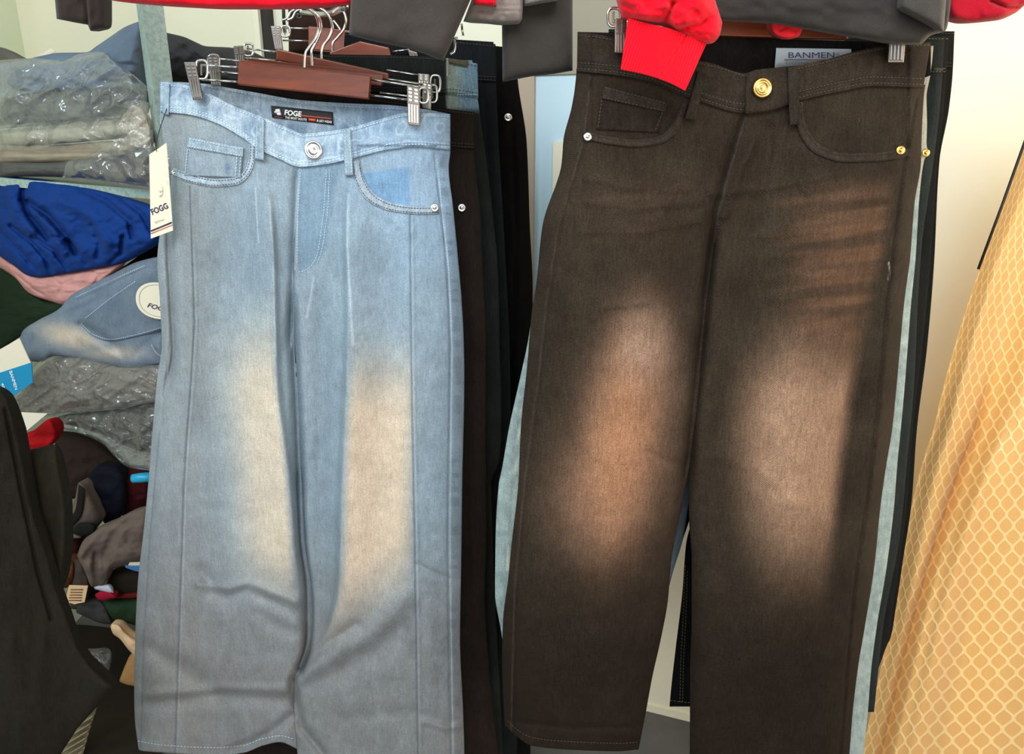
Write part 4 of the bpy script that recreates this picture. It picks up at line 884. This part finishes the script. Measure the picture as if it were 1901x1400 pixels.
# ================================================================== RIGHT RACK: black jeans
kR = thing('hanging_jeans', 'black wide-leg jeans with brown thigh fades and gold button, front of the right rack', 'jeans', PW(1330, 1400, 0.95))
kL = [(60, 1072), (133, 1070), (165, 1067), (200, 1061), (260, 1046), (300, 1043), (420, 1007), (531, 995), (574, 988), (686, 978), (793, 967), (900, 962), (1007, 950), (1078, 943), (1150, 934), (1221, 932), (1293, 934), (1346, 937), (1400, 938)]
kRt = [(70, 1728), (130, 1722), (180, 1715), (260, 1711), (300, 1710), (376, 1698), (476, 1690), (568, 1678), (646, 1671), (723, 1664), (800, 1656), (860, 1646), (937, 1635), (1053, 1623), (1161, 1606), (1246, 1592), (1323, 1583), (1400, 1577), (1450, 1572)]
kC0 = [(60, 1392), (210, 1385), (318, 1354), (396, 1334), (460, 1325), (560, 1312), (650, 1303), (750, 1294), (830, 1284)]
kCL = kC0 + [(870, 1279), (900, 1273), (960, 1262), (1043, 1246), (1114, 1240), (1186, 1227), (1257, 1211), (1328, 1198), (1400, 1184)]
kCR = kC0 + [(870, 1280), (950, 1279), (1040, 1284), (1150, 1284), (1250, 1281), (1330, 1281), (1450, 1280)]
kseam = [(1071, 133), (1130, 138), (1200, 150), (1270, 178), (1310, 192), (1382, 210), (1430, 204), (1480, 188), (1560, 170), (1620, 160), (1714, 163)]
def krel(x, y):
    h = 0
    h = h + vfold(x, y, [(160, 1098), (250, 1088), (420, 1040), (560, 1018), (700, 1003), (900, 976), (1100, 958), (1400, 952)], 2.2, 2.2, -0.0035, 150, 1500, 8)
    h = h + vfold(x, y, [(250, 1690), (330, 1676), (480, 1658), (560, 1648), (700, 1636), (900, 1614), (1100, 1586), (1400, 1560)], 2.2, 2.2, -0.0035, 180, 1500, 8)
    h = h + vfold(x, y, [(215, 1382), (318, 1352), (396, 1332), (460, 1323)], 14, 2, -0.010, 215, 560, 20)
    h = h + vfold(x, y, [(440, 1324), (650, 1300), (870, 1276)], 10, 10, -0.018, 430, 1000, 40)
    h = h + vfold(x, y, [(300, 1210), (600, 1180), (900, 1150), (1200, 1120)], 70, 60, 0.016, 380, 1250, 120)
    h = h + vfold(x, y, [(300, 1530), (600, 1500), (900, 1470), (1200, 1440)], 80, 70, 0.018, 340, 1250, 120)
    h = h + vfold(x, y, [(300, 1640), (500, 1612), (700, 1588), (900, 1560)], 14, 40, -0.010, 380, 900, 60)
    for p, w, a in (([(1400, 440), (1500, 430), (1590, 420), (1640, 400)], 10, 0.0022), ([(1400, 480), (1500, 470), (1600, 462), (1640, 450)], 10, 0.0022), ([(1420, 520), (1520, 512), (1620, 500)], 10, 0.0022), ([(1430, 555), (1530, 548), (1610, 540)], 10, 0.002),
                    ([(1320, 360), (1420, 350), (1560, 320)], 10, 0.004), ([(1090, 330), (1180, 350), (1280, 352)], 9, 0.003), ([(1090, 375), (1180, 385), (1300, 372)], 9, 0.003), ([(1080, 430), (1180, 430), (1300, 410)], 9, 0.003),
                    ([(1400, 260), (1370, 330), (1345, 400)], 10, 0.006), ([(1430, 240), (1420, 330), (1390, 420)], 12, -0.005), ([(1200, 840), (1240, 860), (1270, 862)], 9, -0.003), ([(1340, 850), (1420, 880), (1480, 940)], 12, 0.002), ([(1100, 590), (1120, 570), (1200, 560)], 8, 0.003),
                    ([(1470, 280), (1480, 330), (1500, 360)], 8, 0.003), ([(950, 1340), (1060, 1352), (1190, 1350)], 6, -0.003)):
        h = h + ridge(x, y, p, w, a)
    pr_ = pl([(1495, 186), (1497, 220), (1506, 248), (1530, 272), (1570, 283), (1620, 282), (1680, 277)], x)
    h = h - 0.004 * sstep(0, 4, pr_ - y) * sstep(1490, 1498, x) * (1 - sstep(1684, 1690, x))
    pl_ = pl([(1088, 246), (1130, 255), (1180, 261), (1225, 254), (1250, 232), (1262, 205), (1268, 190)], x)
    h = h - 0.004 * sstep(0, 4, pl_ - y) * (1 - sstep(1264, 1270, x)) * sstep(1094, 1102, x)
    return h + 0.003 * (fbm(x / 70, y / 150, 17) - 0.5) + 0.0022 * (fbm(x / 18, y / 24, 19) - 0.5)
def kcol(x, y):
    c = mixc((38, 30, 23), (51, 43, 34), fbm(x / 60, y / 90, 61))
    c = mixc(c, (27, 20, 14), 0.75 * sstep(950, 1300, y)); wk = fbm(x / 150 + y / 300, (y + 0.12 * x) / 22, 62, 2)  # lower legs painted darker for the weaker light down there
    e1 = pl([(500, 1262), (700, 1254), (800, 1246), (900, 1232), (1000, 1214), (1100, 1200)], y); w1 = pl([(450, 120), (600, 130), (800, 170), (900, 190), (1100, 150)], y)
    d = (x - (e1 - w1 * 0.52)) / (w1 * 0.55)
    f = np.exp(-np.abs(d) ** 2.6 * np.where(d > 0, 1.1, 0.9)) * sstep(480, 720, y) * (1 - sstep(900, 1120, y)) 
    c = mixc(c, (124, 94, 76), np.clip(f * (0.9 + 0.12 * wk), 0, 1)); 
    core = np.exp(-(((x - (1165 - (y - 700) * 0.12)) / 58) ** 2 + ((y - 830) / 190) ** 2) ** 1.2); c = mixc(c, (158, 112, 82), 0.8 * core)
    hi = np.exp(-(((x - 1195) / 48) ** 2 + ((y - 640) / 70) ** 2)); c = mixc(c, (146, 122, 106), 0.65 * hi)
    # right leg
    xe = pl([(330, 1655), (440, 1640), (560, 1610), (700, 1580), (800, 1564), (950, 1545), (1150, 1530)], y)  # shadow edge across this leg, painted in as the outer limit of the fade
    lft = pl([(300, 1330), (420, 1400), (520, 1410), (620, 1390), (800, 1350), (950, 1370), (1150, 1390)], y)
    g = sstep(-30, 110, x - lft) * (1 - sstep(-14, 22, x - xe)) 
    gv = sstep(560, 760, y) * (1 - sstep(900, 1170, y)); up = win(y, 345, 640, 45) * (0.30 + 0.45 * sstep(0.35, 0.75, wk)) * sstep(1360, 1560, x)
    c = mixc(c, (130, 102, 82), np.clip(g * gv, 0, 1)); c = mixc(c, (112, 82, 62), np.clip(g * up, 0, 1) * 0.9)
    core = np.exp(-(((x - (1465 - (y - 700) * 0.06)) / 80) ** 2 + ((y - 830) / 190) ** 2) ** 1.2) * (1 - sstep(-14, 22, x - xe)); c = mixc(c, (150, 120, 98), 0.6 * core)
    c = mixc(c, (98, 76, 60), 0.35 * win(y, 320, 480, 60) * np.exp(-((x - 1180) / 110) ** 2) * wk)
    c = mixc(c, (140, 122, 108), 0.10 * win(y, 780, 1000, 50) * sstep(0.8, 0.97, crease(x / 60 + y / 70, y / 45 - x / 120, 66)) * np.clip(f + g, 0, 1))
    for p, w, a, k in (([(1384, 215), (1354, 318), (1334, 396), (1327, 450)], 1.6, 0.5, (112, 104, 96)), ([(1095, 165), (1084, 260), (1037, 420), (1015, 560), (1000, 700), (973, 900), (955, 1100), (948, 1390)], 1.5, 0.3, (96, 84, 74)),
                       ([(1650, 488), (1652, 505), (1649, 520)], 1.2, 0.7, (190, 185, 178)), ([(1687, 250), (1673, 330), (1655, 480), (1645, 560), (1633, 700), (1611, 900), (1583, 1100), (1557, 1400)], 1.6, 0.45, (20, 17, 15))):
        c = mixc(c, k, ridge(x, y, p, w, a))
    return c
def kY(x, y): return 0.95 + 0 * x
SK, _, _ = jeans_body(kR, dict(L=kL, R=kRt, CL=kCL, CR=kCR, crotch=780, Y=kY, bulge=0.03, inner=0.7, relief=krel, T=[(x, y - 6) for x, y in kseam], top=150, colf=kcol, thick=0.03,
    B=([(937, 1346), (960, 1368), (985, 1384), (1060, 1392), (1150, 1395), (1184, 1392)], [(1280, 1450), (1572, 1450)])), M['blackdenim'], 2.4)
kwc = lambda x, y: mixc((38, 31, 25), (54, 46, 37), crease(x / 26, y / 30, 71) * 0.8)
ktop = [(1072, 60), (1110, 64), (1140, 70), (1200, 88), (1270, 108), (1320, 117), (1383, 136), (1402, 130), (1470, 124), (1530, 111), (1590, 95), (1650, 84), (1728, 78)]
def SKb(px, py, off=0.0):
    s = np.clip((np.asarray(px, float) - 1071) / 657, 0, 1); return PW(px, py, 0.95 + 0.006 + 0.038 * np.sin(math.pi * s) ** 0.7 - off)
band('rear_waistband', SKb, [(1072, 59), (1180, 62), (1320, 67), (1440, 72), (1560, 76), (1728, 78)], [(1072, 140), (1200, 190), (1385, 240), (1560, 200), (1728, 140)], 24, 100, 0.002, 0.004, M['blackdenim'], kR, lambda x, y: mixc((22, 19, 20), (36, 31, 31), crease(x / 20, y / 40, 73)))
band('waistband', SK, ktop, kseam, 26, 240, 0.0035, 0.004, M['blackdenim'], kR, kwc, lambda x, y, v: 0.0012 * crease(x / 20, y / 30, 2) - 0.0012 * (np.exp(-((v - 0.12) / 0.03) ** 2) + np.exp(-((v - 0.76) / 0.03) ** 2) + np.exp(-((v - 0.92) / 0.03) ** 2)))
stitches('waistband_stitching', SK, [offp(ktop[:7], 5), offp(ktop[6:], 5), offp(kseam, -6), offp(kseam, -17)], kR, M['thread_soft'], 0.0046, 3.6, 3, 0.7)
band('button_flap', SK, [(1386, 139), (1402, 130), (1470, 124)], [(1382, 212), (1430, 205), (1476, 190)], 14, 24, 0.0065, 0.006, M['blackdenim'], kR, kwc)
kl = lambda x, y: mixc((34, 29, 24), (52, 46, 38), fbm(x / 6, y / 10, 5))
for q in ([(1462, 124), (1483, 128), (1484, 230), (1466, 233)], [(1296, 132), (1312, 138), (1290, 225), (1272, 220)]): patch('belt_loop', SK, q, 0.0105, M['blackdenim'], kR, 20, 8, kl, thick=0.008)
kc = lambda x, y: mixc((33, 27, 22), (46, 39, 32), fbm(x / 12, y / 12, 15))
patch('coin_pocket', SK, [(1121, 160), (1240, 190), (1222, 246), (1106, 240)], 0.0025, M['blackdenim'], kR, 24, 34, kc)
patch('coin_pocket_hem', SK, [(1121, 160), (1240, 190), (1235, 208), (1117, 183)], 0.0052, M['blackdenim'], kR, 8, 34, lambda x, y: mixc((36, 31, 26), (54, 47, 39), crease(x / 9, y / 9, 16)))
stitches('coin_pocket_stitching', SK, [[(1124, 163), (1237, 192)], [(1120, 181), (1233, 206)], [(1230, 208), (1216, 244)], [(1117, 186), (1110, 238)]], kR, M['thread_soft'], 0.006, 4, 2.5, 0.6)
rp = [(1490, 188), (1493, 220), (1504, 248), (1528, 272), (1570, 285), (1620, 284), (1688, 276)]
rp2 = [(1474, 190), (1478, 226), (1490, 260), (1520, 288), (1570, 301), (1625, 300), (1690, 291)]
band('pocket_hem', SK, rp, rp2, 6, 70, 0.0022, 0.003, M['blackdenim'], kR, lambda x, y: mixc((40, 33, 27), (60, 51, 42), crease(x / 8, y / 8, 18)))
lp = [(1086, 243), (1130, 253), (1180, 258), (1222, 252), (1246, 232), (1258, 206), (1266, 190)]
lp2 = [(1084, 258), (1130, 268), (1180, 273), (1228, 266), (1258, 244), (1270, 212), (1277, 194)]
band('pocket_hem', SK, lp, lp2, 6, 70, 0.0022, 0.003, M['blackdenim'], kR, lambda x, y: mixc((40, 33, 27), (60, 51, 42), crease(x / 8, y / 8, 19)))
for q_ in (0, 2): stitches('pocket_stitching', SK, ([[(x - 2, y + 4) for x, y in rp], [(x + 2, y - 3) for x, y in rp2], [(x + 1, y + 4) for x, y in lp], [(x - 2, y - 3) for x, y in lp2]])[q_:q_ + 2], kR, M['thread_dark'], 0.003, 3.5, 2.5, 0.6)
stitches('hem_stitching', SK, [[(942, 1338), (962, 1356), (990, 1370), (1060, 1377), (1150, 1380), (1186, 1378)]], kR, M['thread_soft'], 0.0015, 3.4, 2.6, 0.6)
pin('button', SK, 1414, 164, 16.5, M['brass'], kR, BUTTON, 0.008)
pin('rivet', SK, 1091, 254, 7.5, M['nickel'], kR, RIVET, 0.003)
pin('rivet', SK, 1671, 279, 8, M['brass'], kR, RIVET, 0.003)
# woven size label
patch('brand_label', SKb, [(1441, 89), (1580, 91), (1582, 112), (1438, 126)], 0.0058, simple('label_white', (214, 226, 236), 0.6, var=0.01), kR, 4, 20, thick=0.002)
text_on('label_lettering', 'BANMEN', SKb, (1464, 107.5), (1549, 107.5), 11, simple('label_blue_ink', (40, 52, 110), 0.6), kR, 0.0068, 0, 0.0)
text_on('label_lettering', '\u00ae', SKb, (1552, 104), (1558, 104), 6, M['greyink'], kR, 0.0068)
text_on('label_lettering', 'DEFINED DENIM', SKb, (1459, 118.5), (1560, 118.5), 5, M['greyink'], kR, 0.0068)
patch('label_stripe', SKb, [(1456, 110.3), (1500, 110.3), (1500, 111.6), (1456, 111.6)], 0.0066, M['ink'], kR, 2, 8, thick=0.0006)
patch('label_stripe', SKb, [(1500, 110.3), (1545, 110.3), (1545, 111.6), (1500, 111.6)], 0.0066, M['redink'], kR, 2, 8, thick=0.0006)
# its hanger
hanger('wooden trouser hanger holding the black jeans, mostly hidden under the dark overhead garment', [(1300, 32), (1578, 46), (1574, 74), (1304, 66)], 0.985, None,
       [((1150, 40), (1304, 46)), ((1150, 56), (1304, 60)), ((1574, 56), (1670, 62)), ((1574, 68), (1670, 74))],
       [([(1142, 34), (1164, 34), (1164, 99), (1141, 98)], 0.902, (1129, 15, 1152, 49)), ([(1654, 40), (1684, 42), (1678, 116), (1649, 116)], 0.902, None)])

# jeans behind the black pair
GR = 'jeans layered behind the black pair on the right rack'
wL = [(70, 1100), (300, 1060), (574, 990), (640, 979), (700, 966), (800, 944), (870, 932), (900, 926), (1000, 920), (1100, 919), (1170, 930), (1300, 950)]
wRt = [(70, 1734), (85, 1733), (140, 1727), (180, 1720), (230, 1721), (268, 1720), (280, 1722), (300, 1715), (376, 1706), (476, 1700), (568, 1691), (646, 1685), (723, 1679), (800, 1672), (860, 1666), (937, 1660), (1053, 1646), (1161, 1628), (1246, 1617), (1323, 1611), (1450, 1598)]
wC = [(60, 1392), (460, 1335), (830, 1300)]
wCL = wC + [(900, 1284), (950, 1276), (1000, 1268), (1060, 1250), (1200, 1215), (1300, 1190)]
wCR = wC + [(900, 1302), (950, 1310), (1060, 1320), (1200, 1325), (1450, 1325)]
def acol(x, y):
    b = mixc((112, 128, 128), (158, 172, 168), fbm(x / 7, y / 11, 81, 4)); b = mixc(b, (170, 160, 140), sstep(1700, 1712, x) * 0.7 * (1 - sstep(330, 460, y)))
    b = mixc(b, (196, 196, 176), ridge(x, y, [(968, 760), (958, 860), (950, 950), (942, 1060)], 1.8, 0.8)); return mixc(b, (62, 72, 86), sstep(1180, 1260, x) * (1 - sstep(1320, 1400, x)) * 0.7)
r6, S6 = simple_jeans('pale acid-washed blue-grey jeans showing at both edges of the black pair', wL, wRt, wCL, [(1100, 85), (1734, 85)], 1450, 1.012, (140, 150, 148), 81, GR, colf=acol, mat=M['denim'], crotch=850, CR=wCR, hemL=1340,
    relief=vr([([(700, 972), (900, 957), (1150, 938)], 2, -0.002)]), bulge=0.012)
pin('rivet', S6, 1718, 284, 7, M['brass'], r6, RIVET)
def drk(label, Rp, hem, Y, col, seed, thread, T=70, L=None, CLx=None, CRx=None):
    CL_ = CLx or [(60, 1392), (860, 1290), (950, 1262), (1050, 1225), (1150, 1190), (1322, 1150)]; CRx = CRx or [(60, 1392), (860, 1300), (1000, 1302), (1322, 1310)]
    return simple_jeans(label, L or [(60, 1130), (600, 1030), (900, 985), (hem, 960)], Rp, CL_, [(1130, T), (Rp[0][1], T)], hem, Y, col, seed, GR, relief=vr([([(T + 60, Rp[0][1] - 22), (400, float(pl(Rp, 400)) - 22), (hem - 40, float(pl(Rp, hem - 40)) - 20)], 2.5, -0.003)]), crotch=850, CR=CRx, bulge=0.014,
        waist=([(1130, T - 6), (1500, T - 4), (Rp[0][1], T - 2)], [(1125, T + 62), (1500, T + 64), (float(pl(Rp, T + 66)), T + 66)]), thread=thread)
r7, S7 = drk('dark teal jeans with brass stitching, second behind the black pair', [(70, 1754), (130, 1750), (200, 1745), (300, 1733), (376, 1722), (450, 1712), (560, 1704), (700, 1698), (860, 1684), (1000, 1670), (1161, 1640), (1250, 1630), (1330, 1622)], 1322, 1.06, (32, 38, 38), 91, 'thread_tan')
patch('belt_loop', S7, [(1733, 125), (1752, 127), (1750, 132), (1732, 131)], 0.006, M['blackdenim'], r7, 4, 5, lambda x, y: mixc((40, 46, 44), (90, 90, 74), fbm(x / 4, y / 3)))
hx = [(60, 1392), (860, 1330), (1010, 1316)]
r8, S8 = drk('black jeans with gold thread, its hem showing in the gap between the black legs', [(70, 1762), (200, 1752), (300, 1741), (491, 1727), (646, 1712), (800, 1694), (937, 1684), (1030, 1672), (1130, 1657), (1188, 1650), (1210, 1642)], 1312, 1.11, (17, 19, 20), 92, 'thread_tan',
    L=[(60, 1160), (600, 1060), (900, 1030), (1312, 1000)], CLx=[(60, 1392), (860, 1310), (950, 1285), (1043, 1252), (1200, 1180), (1312, 1130)], CRx=[(60, 1392), (860, 1312), (950, 1290), (1010, 1274), (1100, 1267), (1200, 1255), (1280, 1246), (1312, 1243)])
stitches('leg_stitching', S8, [[(1272, 1050), (1268, 1150), (1264, 1230), (1262, 1306)], [(1276, 1060), (1273, 1150), (1269, 1230), (1267, 1306)], [(1244, 1300), (1262, 1303), (1290, 1305)]], r8, M['thread_tan'], 0.002, 3.5, 2.5, 0.5)
r9, S9 = drk('plain black jeans, rearmost at the right of the right rack', [(55, 1772), (130, 1769), (200, 1762), (300, 1744), (491, 1734), (646, 1721), (800, 1702), (937, 1692), (1030, 1678), (1130, 1663), (1188, 1652), (1205, 1640)], 1205, 1.16, (16, 18, 16), 93, 'thread_soft', T=60,
    L=[(60, 1180), (600, 1080), (1205, 1050)], CLx=[(60, 1392), (860, 1290), (950, 1255), (1050, 1215), (1205, 1160)], CRx=[(60, 1392), (860, 1330), (1205, 1340)])

# ================================================================== garments hanging from above
piece('brown_garment', [(534, -90), (620, -90), (720, -90)], [(536, 98), (600, 104), (660, 110), (720, 104)], 1.50, (46, 30, 22), 'dark brown garment hanging in the shade behind the chrome hanger hooks', 'garment', None, th=0.03, bulge=0.02, pv=12, pu=10, fold=(0.01, 40, 90), seed=140, matk=dict(twill=False))
TG = dict(twill=False, rough=0.85, sheen=0.1)
def top_piece(name, label, top, bot, Y, col, seed, cat='garment', fold=(0.01, 60, 90), parent=None, th=0.03, bulge=0.02, pv=14, pu=10, extra=None, sp=False, k=TG, mat=None):
    return piece(name, top, bot, Y, col, label, cat, 'garments hanging down from the rail above' if label else None, th=th, bulge=bulge, pu=pu, pv=pv, fold=fold, seed=seed, parent=parent, extra=extra, smoothp=sp, matk=k, mat=mat)
red = (222, 4, 32)
top_piece('red_shirt', 'bright red shirt hem hanging in at the top above the left hangers', [(170, -130), (420, -130), (665, -130)], [(172, -4), (240, 4), (330, 11), (420, 15), (520, 15), (600, 12), (660, 5)], 0.98, red, 101, 'shirt', sp=True)
top_piece('dark_trouser_leg', 'large charcoal garment end hanging in front of the left hangers', [(658, -130), (800, -130), (930, -130)], [(648, 65), (700, 78), (760, 90), (823, 113)], 0.95, (56, 51, 47), 102, fold=(0.006, 80, 90))
top_piece('grey_shirt', 'pale grey shirt hem with two stitch rows beside the charcoal garment end', [(905, -80), (940, -80), (978, -80)], [(860, 40), (900, 42), (935, 45), (962, 44), (969, 36)], 1.0, (128, 118, 110), 103, 'shirt', fold=(0.012, 30, 40), sp=True,
          extra=lambda x, y: ridge(x, y, [(890, 8), (970, 11)], 1.6, -0.003) + ridge(x, y, [(880, 18), (970, 21)], 1.6, -0.003))
top_piece('red_shirt', 'small red shirt corner in front of the pale grey hem', [(882, -60), (922, -60)], [(879, 9), (921, 12)], 0.975, red, 104, 'shirt', fold=(0.004, 30, 40), th=0.015)
top_piece('dark_sleeve', 'wide dark charcoal sleeve end hanging in the middle between the racks', [(930, -100), (1000, -100), (1063, -100)], [(933, 152), (985, 142), (1030, 137), (1063, 131)], 1.03, (56, 52, 48), 105, 'sleeve', fold=(0.006, 80, 90))
top_piece('grey_shirt', 'thin strip of grey shirt hem above the dark sleeve end', [(972, -60), (1036, -60)], [(972, 12), (1010, 5), (1036, 1)], 1.0, (120, 116, 112), 106, 'shirt', th=0.015)
top_piece('dark_sleeve', 'small black sleeve end hanging at the top left over the shelf', [(94, -90), (196, -90)], [(105, 35), (140, 42), (163, 46), (168, 58), (197, 52)], 1.2, (44, 35, 32), 107, 'sleeve', fold=(0.014, 40, 70), extra=lambda x, y: ridge(x, y, [(158, -20), (163, 46)], 3, -0.008))
rs = thing('red_sleeve', 'bright red sweatshirt sleeve with ribbed cuff in front of the black jeans', 'sleeve', PW(1220, 168, 0.86))
top_piece('sleeve', None, [(1120, -120), (1200, -120), (1290, -120)], [(1154, 34), (1172, 36), (1206, 42), (1238, 46), (1262, 62), (1290, 74), (1319, 81), (1336, 66), (1341, 42)], 0.865, red, 108, fold=(0.018, 36, 30), parent=rs, th=0.05, bulge=0.04, pv=5, pu=4, sp=True,
          extra=lambda x, y: ridge(x, y, [(1250, 5), (1240, 30), (1228, 50)], 5, -0.014) + ridge(x, y, [(1160, 10), (1175, 20)], 5, -0.008) + ridge(x, y, [(1262, 55), (1300, 45), (1330, 25)], 5, -0.010))
def SRS(px, py, off=0.0): 
    px = np.asarray(px, float); return PW(px, py, 0.865 - off - 0.02 * (1 - ((px - 1235) / 90) ** 2))
qc = [(1166, 33), (1312, 80), (1272, 169), (1152, 129)]
def cuffx(x, y, v): 
    u = ((x - 1152) * 0.94 + (y - 129) * 0.33) / 135; return 0.0014 * np.abs(np.sin(u * math.pi * 26)) - 0.003 * np.exp(-(((x - (1288 - (y - 90) * 0.62)) + 30) / 2.5) ** 2)
band('cuff', SRS, [(1166, 33), (1205, 44), (1240, 52), (1280, 66), (1312, 80)], [(1152, 129), (1195, 138), (1245, 155), (1272, 169)], 40, 260, 0.004, 0.02, cloth(red, **TG), rs, None, cuffx)
top_piece('dark_shirt', 'long black garment hem stretching over the black jeans at the top right', [(1250, -120), (1500, -120), (1775, -120)], [(1262, 0), (1290, 24), (1340, 37), (1420, 42), (1500, 54), (1600, 71), (1680, 83), (1706, 83), (1728, 66), (1756, 56), (1765, 10)], 0.90, (47, 44, 42), 109, 'shirt', fold=(0.012, 90, 60), sp=True, th=0.02)
top_piece('dark_shirt', 'charcoal flap overlapping the right end of the long black hem', [(1690, -100), (1765, -100)], [(1668, 15), (1712, 38), (1752, 60)], 0.872, (64, 61, 57), 110, 'shirt', fold=(0.004, 40, 60), th=0.012)
top_piece('red_shirt', 'deep red garment hem at the top right corner', [(1745, -120), (1830, -120), (1980, -120)], [(1760, 34), (1800, 42), (1850, 38), (1885, 24), (1906, 8), (1960, -6)], 0.93, (165, 12, 34), 111, 'shirt', fold=(0.01, 50, 60), sp=True, extra=lambda x, y: ridge(x, y, [(1840, 2), (1870, 14), (1900, 12)], 4, -0.01))
top_piece('red_tab', 'small red fabric tab below the black hem over the white label', [(1426, 36), (1460, 38), (1492, 42)], [(1430, 52), (1440, 66), (1462, 73), (1482, 68), (1490, 54)], 0.915, (178, 22, 30), 112, 'tab', fold=(0.002, 30, 30), th=0.015, bulge=0.01, sp=True, extra=lambda x, y: ridge(x, y, [(1446, 58), (1460, 50), (1475, 60)], 2, -0.004))

# ================================================================== curtain
def curtain_mat():
    m, nt, bs, N, K = newmat('gold_brocade'); uv = N.new('ShaderNodeTexCoord').outputs['UV']
    sp = N.new('ShaderNodeSeparateXYZ'); K.new(uv, sp.inputs[0]); U, V = sp.outputs[0], sp.outputs[1]
    tri = math_(N, K, 'SINE', math_(N, K, 'MULTIPLY', V, 2 * math.pi)); tri = math_(N, K, 'MULTIPLY', tri, 0.25)
    def line(sgn):
        a = math_(N, K, 'ADD', U, math_(N, K, 'MULTIPLY', tri, sgn)); f = math_(N, K, 'FRACT', math_(N, K, 'ADD', a, 0.0 if sgn > 0 else 0.5))
        d = math_(N, K, 'ABSOLUTE', math_(N, K, 'SUBTRACT', f, 0.5)); return ramp(N, K, d, 0.075, 0.13, 1.0, 0.0)
    ln = math_(N, K, 'MAXIMUM', line(1), line(-1))
    mx = N.new('ShaderNodeMix'); mx.data_type = 'RGBA'; K.new(ln, mx.inputs[0])
    mx.inputs[6].default_value = L4((222, 178, 112)); mx.inputs[7].default_value = L4((244, 212, 150))
    co = N.new('ShaderNodeTexCoord').outputs['Object']
    f = ramp(N, K, noise(N, K, co, 700, 2), 0.3, 0.7, 0.94, 1.06); c = mulc(N, K, mx.outputs[2], f); K.new(c, bs.inputs['Base Color'])
    K.new(ramp(N, K, ln, 0, 1, 0.55, 0.30), bs.inputs['Roughness']); bs.inputs['Sheen Weight'].default_value = 0.2
    bump(N, K, bs, ln, 0.6, 0.0012)
    out = nt.nodes['Material Output']; tl = N.new('ShaderNodeBsdfTranslucent'); K.new(c, tl.inputs[0]); ms = N.new('ShaderNodeMixShader'); ms.inputs[0].default_value = 0.3
    K.new(bs.outputs[0], ms.inputs[1]); K.new(tl.outputs[0], ms.inputs[2]); K.new(ms.outputs[0], out.inputs[0]); return m
M['curtain'] = curtain_mat()
cE = [(150, 1945), (280, 1900), (400, 1856), (500, 1818), (560, 1798), (650, 1770), (740, 1746), (800, 1732), (860, 1712), (1000, 1680), (1180, 1648), (1300, 1622), (1400, 1600), (1500, 1582)]
n, m = 330, 260
v, u = np.meshgrid(np.linspace(0, 1, n), np.linspace(0, 1, m), indexing='ij')
py = 150 + v * 1350; W = 190 + 470 * v
px = pl(cE, py) + u * W
fold_line = pl([(150, 0.34), (600, 0.24), (870, 0.17), (1060, 0.108), (1180, 0.08), (1400, 0.064)], py)
h = 0.05 * np.exp(-((u - 0.62) / 0.16) ** 2) + 0.035 * np.exp(-((u - (fold_line + 0.10)) / 0.05) ** 2) * sstep(700, 1000, py) - 0.03 * np.exp(-((u - fold_line) / 0.02) ** 2) * sstep(640, 900, py)
h = h + 0.03 * sstep(-0.006, 0.012, u - fold_line) * sstep(640, 900, py) * (1 - sstep(0.12, 0.3, u - fold_line)); h = h + 0.026 * np.sin(u * 16 + 1.0 + 0.8 * v) * sstep(0.1, 0.6, v) - 0.05 * np.exp(-(u / 0.06) ** 2) + 0.008 * fbm(u * 8, v * 5, 5)
Yc = 1.24 - h - 0.03 * u
A = PW(px, py, Yc); Bc = A + np.array([0, 0.002, 0])
uv = np.stack([(px - pl(cE, py)) / (22 + 14 * v) * (0.75 + 0.0 * v) + 0.9 / (u + 0.12), (py) / 44.0], -1)
uv[..., 0] = 15 * u + 3.2 * (1 - np.exp(-u / 0.13)); uv[..., 1] = py / 42.0
ct = link('curtain', A.reshape(-1, 3), grid_faces(n, m), M['curtain'], None, True, None, uv); tag(ct, 'gold brocade curtain with wavy diamond lattice hanging at the right', 'curtain')
rod = tube('dark_rod', [PW(1816, 500, 1.20), PW(1860, 382, 1.20), PW(1903, 262, 1.20), PW(1950, 130, 1.20)], 0.0022, M['dark'], None, 8); tag(rod, 'thin black rod slanting along the left edge of the gold curtain', 'rod')
